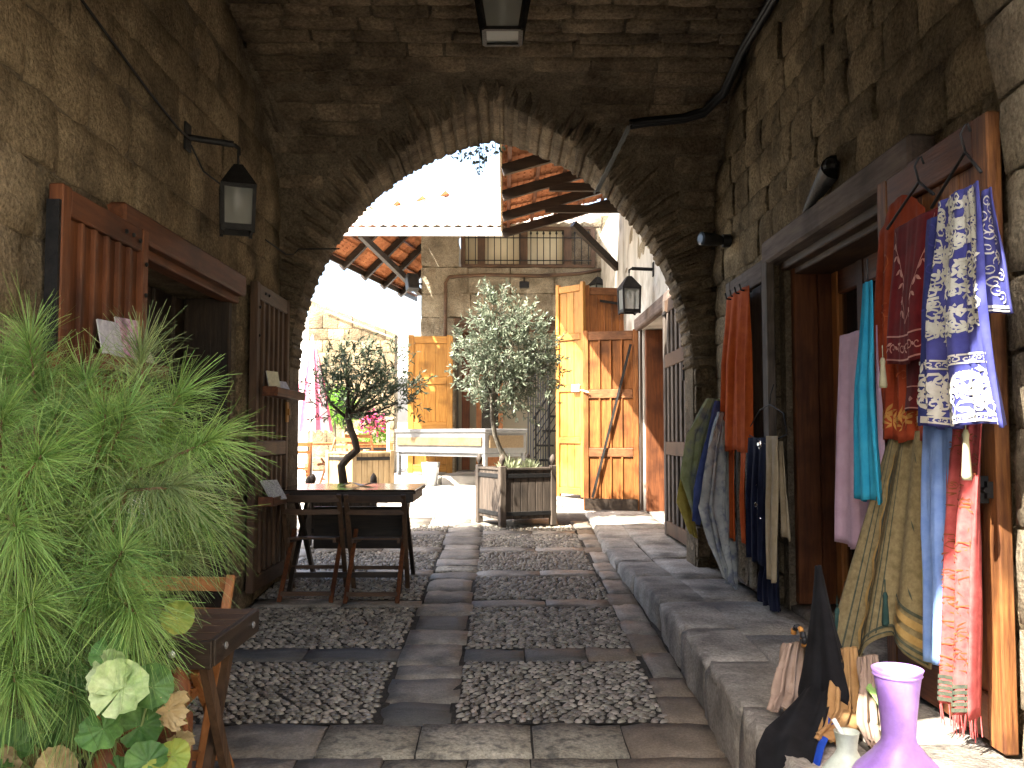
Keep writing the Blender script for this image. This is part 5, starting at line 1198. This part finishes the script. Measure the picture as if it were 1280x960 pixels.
for a in (0, 2.09, 4.19): MB().bar((0, 0, .06), (.28 * math.cos(a), .28 * math.sin(a), .02), .03, .03).build('foot', MT['dark_v'], CF, True)
oc = folding_chair('orange folding chair right of the cafe table', (-2.30, 13.5, .73), R(150), 'orange_v', 'orange_x')
dup(oc, 'orange folding chair in front of the pink parasol', (-2.80, 12.4, .67), R(20))
dup(oc, 'orange folding chair far behind the pale planter', (-2.4, 15.2, .78), R(200))
o = thing('white_post', 'slim white post between the pale planter and the counter', 'post', (-1.78, 14.2, .77)); MB().tube([(-1.78, 14.2, .77), (-1.78, 14.2, 1.75)], .022, 8).build('shaft', MT['white'], o); MB().lathe((-1.78, 14.2, .77), [(.1, 0), (.1, .02), (.03, .04)], 12, True).build('foot', MT['white'], o)
planter('orange timber planter of pink flowers behind the crooked olive', (-2.35, 16.3, .78), R(10), MT['orange_v'], .7, .6, False)
# unseen house added behind the camera on the left to shade the entrance
NH = thing('added_street_house', 'unseen stone house added to shade the passage entrance', 'house', (-5, -3, 0))
MB().box((-5.3, -4.1, 2.75), (5.4, 11.2, 7.3)).build('wall', MT['stone_pale'], NH); MB().box((-5.3, -4.1, 6.45), (5.6, 11.4, .12)).build('roof', MT['tile'], NH)
PH = thing('added_passage_house', 'unseen blank stone mass left of the arch, added to shade the court', 'house', (-4, 5, 0))  # unseen mass added to block sun from the ground beyond the arch
MB().box((-5.0, 4.72, 2.4), (5.12, 6.12, 5.0)).build('wall', MT['stone_pale'], PH)
MB().box((1.71, 11.29, 1.8), (.06, .1, 2.3)).build('door_post', MT['dark_v'], D2)
SH = thing('added_street_house', 'unseen pale house added to bounce sunlight into the passage', 'house', (4.5, -3, 0))  # unseen sunlit facade added as a reflector for the passage
MB().box((5.4, -3.4, 2.4), (4.4, 9.2, 7.0)).build('wall', MT['plaster'], SH); MB().box((5.4, -3.4, 6.0), (4.7, 9.5, .12)).build('roof', MT['tile'], SH)
for y in (-5.5, -2.5, .2): MB().box((3.19, y, 2.6), (.04, .9, 1.4)).build('window', MT['glass_dark'], SH)

# ------------------------------------------------------------------ plants
def gmat(name, c1, c2, var=.35, rough=.55, trans=.3, hue=.02, scale=30): return mat(name, c1, c2, scale, rough, 0, var=var, island=True, trans=trans, hue=hue, spec=.3)
MT['olive'] = gmat('olive_leaf', (.10, .125, .08), (.24, .275, .19), .4, .5, .2)
MT['olive_dk'] = gmat('shaded_olive_leaf', (.065, .085, .05), (.14, .175, .105), .4, .5, .2)  # darker olive leaf copy, the left tree's shade put into its colour
MT['needle'] = gmat('pine_needle', (.115, .215, .05), (.245, .375, .12), .5, .5, .35, .03, 12)
MT['lime_leaf'] = gmat('bright_shrub_leaf', (.14, .34, .04), (.28, .5, .09), .25, .6, .4)
MT['petal'] = gmat('pink_petal', (.65, .05, .18), (.8, .14, .3), .2, .6, .4)
MT['herb'] = gmat('grey_green_herb', (.22, .25, .13), (.38, .4, .25), .25, .7, .3)
MT['ger'] = mat('geranium_leaf', (.055, .14, .03), (.13, .25, .065), 14, .5, .5, 60, var=.25, trans=.25, spec=.35, speck=.25, speck_scale=70, bdist=.006)
MT['ger_pale'] = mat('pale_geranium_leaf', (.20, .32, .09), (.50, .55, .30), 11, .6, .5, 60, var=.1, trans=.2, speck=.2, speck_scale=60, bdist=.006)
MT['ger_yel'] = mat('yellowing_geranium_leaf', (.13, .22, .035), (.36, .36, .08), 10, .55, .3, 60, var=.15, trans=.25)
MT['ger_dry'] = mat('dry_geranium_leaf', (.26, .18, .08), (.46, .36, .19), 16, .8, .6, 50, var=.15, trans=.15)
MT['stem'] = mat('green_stem', (.12, .17, .05), (.22, .26, .10), 20, .6, .1, 40, var=0)
MT['twig'] = mat('brown_twig', (.12, .07, .035), (.24, .15, .08), 20, .8, .5, 60, var=0)
rs = np.random.RandomState(5)
def leaves(name, P, D, S, W, m, parent, curve=.15):
    """flat lens-shaped leaves: P base points, D directions, S lengths, W widths"""
    n = len(P); D = D / np.linalg.norm(D, axis=1, keepdims=True); ref = rs.normal(size=(n, 3)); B = np.cross(D, ref); B /= np.linalg.norm(B, axis=1, keepdims=True); N = np.cross(D, B)
    S = S[:, None]; W = W[:, None]
    v = np.stack([P, P + D * S * .35 + B * W + N * S * curve * .5, P + D * S * .35 - B * W + N * S * curve * .5, P + D * S * .72 + B * W * .7 + N * S * curve * .4, P + D * S * .72 - B * W * .7 + N * S * curve * .4, P + D * S], 1).reshape(-1, 3)
    k = (np.arange(n) * 6)[:, None]
    f = np.concatenate([k + np.array([[0, 1, 2]]), k + np.array([[1, 3, 2]]), k + np.array([[2, 3, 4]]), k + np.array([[3, 5, 4]])], 1).reshape(-1, 3)
    return np_mesh(name, v, f, m, True, parent, kind='stuff')
def olive(label, trunk, radii, lobes, y, m, bark, ntw, seed, yr=.8):
    r = random.Random(seed); o = thing('olive_tree', label, 'tree', trunk[0])
    MB().tube(trunk, radii, 9).build('trunk', bark, o, smooth=True)
    top = Vector(trunk[-1]); q = MB(); P = []; D = []
    for (x, z, rad) in lobes:
        c = Vector((x, y + r.uniform(-.15, .15), z)); mid = top.lerp(c, .5) + Vector((r.uniform(-.06, .06), r.uniform(-.06, .06), -.04)); q.tube([top - Vector((0, 0, .05)), mid, c], [radii[-1] * .7, radii[-1] * .45, .006], 6)
        for k in range(int(ntw * (rad / .3) ** 2)):
            d = Vector((r.gauss(0, 1), r.gauss(0, 1), r.gauss(0, 1))).normalized(); e = rad * r.uniform(.35, 1.05)
            p = c + Vector((d.x * e, d.y * e * yr, d.z * e)); tw = (d + Vector((r.gauss(0, .35), r.gauss(0, .35), .55 + r.gauss(0, .4)))).normalized(); L = r.uniform(.10, .22)
            if k % 3 == 0: q.tube([c.lerp(p, .3), p, p + tw * L], [.004, .003, .0015], 4)
            for j in range(15):
                t = j / 15; b0 = p + tw * L * t; dd = tw * .8 + Vector((r.gauss(0, .6), r.gauss(0, .6), r.gauss(0, .6))); P.append(b0); D.append(dd)
    q.build('branches', bark, o, smooth=True, kind='stuff')
    P = np.array([tuple(p) for p in P]); D = np.array([tuple(p) for p in D])
    leaves('crown', P, D, rs.uniform(.04, .075, len(P)), rs.uniform(.0055, .0095, len(P)), m, o)
    return o
olive('tall olive tree with silvery rounded crown in the middle of the courtyard', [(.07, 10.40, 1.10), (.05, 10.38, 1.25), (-.05, 10.32, 1.42), (-.10, 10.25, 1.56), (-.13, 10.2, 1.75), (-.13, 10.15, 1.95)], [.035, .032, .027, .026, .024, .022],
      [(-.04, 3.02, .17), (-.10, 2.78, .24), (.22, 2.80, .22), (-.28, 2.58, .26), (.08, 2.55, .32), (.34, 2.50, .24), (-.34, 2.32, .26), (-.05, 2.25, .34), (.28, 2.2, .30), (.44, 2.32, .18), (-.15, 2.02, .22), (.12, 1.98, .24)], 10.12, MT['olive'], MT['bark'], 78, 3)
olive('crooked dark olive tree left of centre behind the long table', [(-1.60, 9.25, 1.06), (-1.625, 9.24, 1.25), (-1.56, 9.22, 1.33), (-1.465, 9.2, 1.41), (-1.49, 9.2, 1.52), (-1.53, 9.2, 1.62), (-1.57, 9.2, 1.78)], [.045, .042, .04, .04, .036, .034, .03],
      [(-1.62, 2.30, .20), (-1.80, 2.05, .20), (-1.40, 2.18, .25), (-1.12, 2.25, .17), (-1.55, 1.98, .26), (-1.22, 2.0, .24), (-1.05, 1.88, .18), (-1.75, 1.82, .14), (-1.36, 1.84, .20), (-.98, 2.08, .13)], 9.2, MT['olive_dk'], MT['bark_dark'], 58, 8)
def tufts(name, label, cat, c, r, n, m, L=(.05, .1), W=(.004, .006), parent=None, up=.4):
    o = parent or thing(name, label, cat, (c[0], c[1], c[2] - r)); P = rs.normal(size=(n, 3)); P /= np.linalg.norm(P, axis=1, keepdims=True); D = P + np.array([0, 0, up]); Q = np.array(c) + P * (r * rs.uniform(.2, 1, (n, 1)))
    leaves('foliage', Q, D, rs.uniform(*L, n), rs.uniform(*W, n), m, o); return o
o = tufts('green_shrub', 'bright green feathery shrub behind the crooked olive', 'shrub', (-2.75, 15.0, 2.0), .32, 1600, MT['lime_leaf'], (.08, .18), (.006, .012))
MB().tube([(-2.75, 15.0, .78), (-2.75, 15.0, 2.0)], .02, 6).build('stem', MT['bark'], o)
o = tufts('flowering_plant', 'pink flowering plant in the orange planter', 'plant', (-2.30, 16.25, 1.62), .26, 500, MT['lime_leaf'], (.06, .1), (.01, .02)); tufts('', '', '', (-2.27, 16.1, 1.78), .22, 260, MT['petal'], (.05, .08), (.014, .025), o)
tufts('low_plant', 'grey green herbs sprouting in the dark planter under the tall olive', 'plant', (.06, 10.30, 1.16), .12, 260, MT['herb'], (.06, .13), (.006, .01), up=.9)
tufts('low_plant', 'small pale tuft of herbs at the right corner of the dark planter', 'plant', (.28, 10.38, 1.16), .09, 160, MT['herb'], (.06, .12), (.006, .01), up=.9)
# vine hanging at the crown of the arch
o = thing('hanging_vine', 'small vine hanging from the crown of the arch', 'vine', (-.2, 7.86, 4.0)); P = []; D = []
q = MB()
for (x, z0, l) in ((-.38, 4.04, .10), (-.30, 4.06, .12), (-.22, 4.08, .26), (-.18, 4.08, .20), (-.08, 4.08, .10), (-.04, 4.08, .07)):
    q.tube([(x, 7.84, z0 + .06), (x + .01, 7.87, z0 - l)], .003, 4)
    for k in range(int(l * 110)): P.append((x + rnd.gauss(0, .025), 7.87 + rnd.gauss(0, .03), z0 - l * rnd.random())); D.append((rnd.gauss(0, 1), rnd.gauss(0, 1), -.6))
q.build('stems', MT['stem'], o); P = np.array(P); D = np.array(D); leaves('foliage', P, D, rs.uniform(.03, .05, len(P)), rs.uniform(.010, .016, len(P)), MT['olive_dk'], o)

# young pine with long soft needles in the left foreground: every shoot carries a brush of needles
PINE = thing('pine_shrub', 'young pine with long soft needles filling the left foreground', 'pine', (-1.14, 2.22, .72))
def px(u, v, d): return Vector(((u - 630) / 1150 * d, d, 1.55 + (545 - v) / 1150 * d))
TF = [(40, 450, 2.30, .05, 1), (178, 470, 2.25, .12, 1), (-30, 520, 2.2, -.2, .7), (130, 545, 2.10, .25, .6), (45, 585, 1.98, .35, .25), (95, 615, 2.2, .3, .3), (150, 540, 2.10, .4, .6), (212, 515, 2.3, .5, .6), (245, 560, 2.15, .8, .3),
      (200, 610, 2.05, .6, .05), (235, 640, 2.3, .6, -.1), (150, 630, 2.3, .2, -.2), (25, 655, 1.95, .3, -.1), (70, 700, 2.1, .3, .1), (150, 705, 1.98, .3, .35), (130, 745, 2.1, .2, 0), (165, 752, 2.0, .3, -.1), (205, 695, 2.25, .7, .2), (170, 790, 2.1, .3, -.4),
      (40, 760, 1.93, .3, .2), (30, 830, 1.93, .2, -.1), (95, 800, 2.05, .2, .2), (100, 850, 2.0, .3, -.2), (-40, 700, 2.1, -.1, .2), (-40, 800, 2.0, 0, 0), (-60, 600, 2.3, -.4, .4), (60, 510, 2.35, 0, .7), (10, 475, 2.45, 0, .8), (110, 500, 2.4, .1, .7), (70, 860, 2.15, .2, .2), (-20, 890, 2.1, 0, -.1),
      (5, 540, 2.05, .2, .5), (185, 665, 2.3, .5, .2), (105, 575, 2.35, .2, .4), (75, 545, 2.2, .1, .6), (0, 600, 2.2, 0, .3), (120, 660, 2.15, .2, .2), (60, 640, 2.3, .1, .2), (5, 740, 2.15, .1, .1), (190, 560, 2.35, .5, .4), (-10, 860, 2.2, 0, .1), (110, 730, 2.3, .2, .1), (60, 800, 2.3, .1, .1)]
root = Vector((-1.14, 2.25, .72)); hub = [root + Vector((.0, 0, .25)), root + Vector((.02, .02, .5)), root + Vector((.0, .03, .78))]
MB().tube([root] + hub, [.03, .027, .022, .012], 8).build('trunk', MT['twig'], PINE, smooth=True)
NM = [gmat('pine_needle_fresh', (.16, .29, .06), (.31, .45, .14), .4, .5, .35, .02, 12), MT['needle'], gmat('pine_needle_dull', (.13, .19, .065), (.26, .32, .14), .45, .5, .3, .03, 12)]
q = MB()
for ti, (u, v, d, dx, dz) in enumerate(TF):
    c = px(u, v, d); ax = Vector((dx, -.35, dz)).normalized(); h = min(hub, key=lambda a: abs(a.z - (c.z - .15))); mid = h.lerp(c, .55) + Vector((0, 0, -.06))
    e = c + ax * .06; q.tube([h, mid, c - ax * .10, e], [.009, .007, .005, .003], 6); NP = []; ND = []; NL = []
    for k in range(430):
        t = rnd.random() ** .7; b0 = (c - ax * .14).lerp(e, t); n = Vector((rnd.gauss(0, 1), rnd.gauss(0, 1), rnd.gauss(0, 1))); n = (n - ax * n.dot(ax)).normalized()
        NP.append(b0); ND.append(ax * (-.1 + 1.15 * t + rnd.gauss(0, .25)) + n * (1.0 - .55 * t)); NL.append(rnd.uniform(.11, .175))
    NP = np.array([tuple(p) for p in NP]); ND = np.array([tuple(p) for p in ND]); ND /= np.linalg.norm(ND, axis=1, keepdims=True); NL = np.array(NL)[:, None]
    ref = rs.normal(size=NP.shape); Bn = np.cross(ND, ref); Bn /= np.linalg.norm(Bn, axis=1, keepdims=True); rows = []
    G = np.array([[0, 0, -1.0]]); dr = rs.uniform(.0, .55, (len(NP), 1)); sw = rs.normal(size=NP.shape) * .10
    for i in range(6):
        t = i / 5; pt = NP + ND * NL * t + (G * dr + sw) * NL * t * t; wd = .00095 * (1 - .6 * t); rows += [pt + Bn * wd, pt - Bn * wd]
    v_ = np.stack(rows, 1).reshape(-1, 3); k = (np.arange(len(NP)) * 12)[:, None]
    f = np.concatenate([k + np.array([[2 * i, 2 * i + 1, 2 * i + 3, 2 * i + 2]]) for i in range(5)], 1).reshape(-1, 4)
    np_mesh('needle_tuft', v_, f, NM[(ti * 5 + ti // 4) % 3], True, PINE, kind='stuff')
q.build('branches', MT['twig'], PINE, smooth=True, kind='stuff')

# geranium in front of the pine
GE = thing('geranium', 'geranium with round scalloped leaves at the lower left corner', 'geranium', (-.95, 1.95, .8))
def ger_leaf(u, v, d, r, m, nrm, roll, cup=.28, crinkle=0.0):
    c = px(u, v, d); n = Vector(nrm).normalized(); a = n.cross(Vector((0, 0, 1))).normalized(); b = n.cross(a); a, b = a * math.cos(roll) + b * math.sin(roll), b * math.cos(roll) - a * math.sin(roll)
    q = MB(); vs = []; fs = []; NA, NRR = 36, 5
    for i in range(NRR + 1):
        for j in range(NA + 1):
            an = R(6) + (2 * math.pi - R(12)) * j / NA - math.pi / 2; rr = r * i / NRR; e = 1 + (.055 * abs(math.sin(an * 4.5)) + .03 * math.sin(an * 18)) * (i / NRR) ** 2 - .06 * (i / NRR) ** 2
            w = cup * r * (i / NRR) ** 2 + .13 * r * (i / NRR) * math.cos(an * 9) + crinkle * r * rnd.uniform(-.5, .5) * i / NRR + .22 * r * math.sin(an * 2 + roll) * (i / NRR) ** 2
            vs.append(c + a * rr * e * math.cos(an) + b * rr * e * math.sin(an) + n * w)
    for i in range(NRR):
        for j in range(NA): p = i * (NA + 1) + j; fs.append((p, p + 1, p + NA + 2, p + NA + 1))
    q.add(vs, fs).build('leaf', m, GE, smooth=True); base = Vector((-.92, 2.0, .80)) + Vector((rnd.uniform(-.05, .1), rnd.uniform(-.05, .05), 0))
    MB().tube([base, base.lerp(c, .6) + Vector((0, 0, -.04)), c], [.004, .003, .0022], 5).build('leaf_stalk', MT['stem'], GE, smooth=True)
for a in [(147, 812, 1.93, .040, MT['ger'], (.1, -1, .5), .3), (160, 856, 1.85, .058, MT['ger_pale'], (.15, -1, .55), 2.6), (148, 836, 1.87, .046, MT['ger_pale'], (-.2, -1, .5), .9), (198, 852, 1.90, .045, MT['ger'], (.4, -1, .4), 1.2), (140, 902, 1.88, .048, MT['ger'], (-.2, -1, .6), .6),
          (186, 898, 1.92, .046, MT['ger'], (.3, -1, .3), 2.0), (172, 878, 1.95, .040, MT['ger'], (0, -1, .7), .2), (196, 942, 1.86, .042, MT['ger'], (.1, -1, .9), 4.0), (160, 952, 1.88, .028, MT['ger'], (-.3, -1, .5), 1.0), (226, 935, 1.90, .036, MT['ger_yel'], (.8, -1, .2), 1.5),
          (228, 768, 2.08, .038, MT['ger_yel'], (.6, -1, .2), .9), (100, 845, 2.0, .05, MT['ger'], (-.1, -1, .4), .5), (28, 925, 1.95, .055, MT['ger'], (.1, -1, .8), 2.5), (212, 968, 1.85, .045, MT['ger_yel'], (.2, -1, .9), 3.0), (80, 905, 2.05, .04, MT['ger'], (0, -1, .5), 1.7)]: ger_leaf(*a)
for a in [(220, 880, 1.92, .040, MT['ger_dry'], (1.0, -.5, .1), .8, .5, .5), (85, 950, 1.9, .04, MT['ger_dry'], (.5, -1, .6), 2.2, .6, .5), (25, 955, 1.92, .05, MT['ger_dry'], (-.3, -1, .6), 1.0, .5, .5), (232, 920, 1.93, .03, MT['ger_dry'], (.8, -.8, 0), .4, .5, .4)]: ger_leaf(*a)
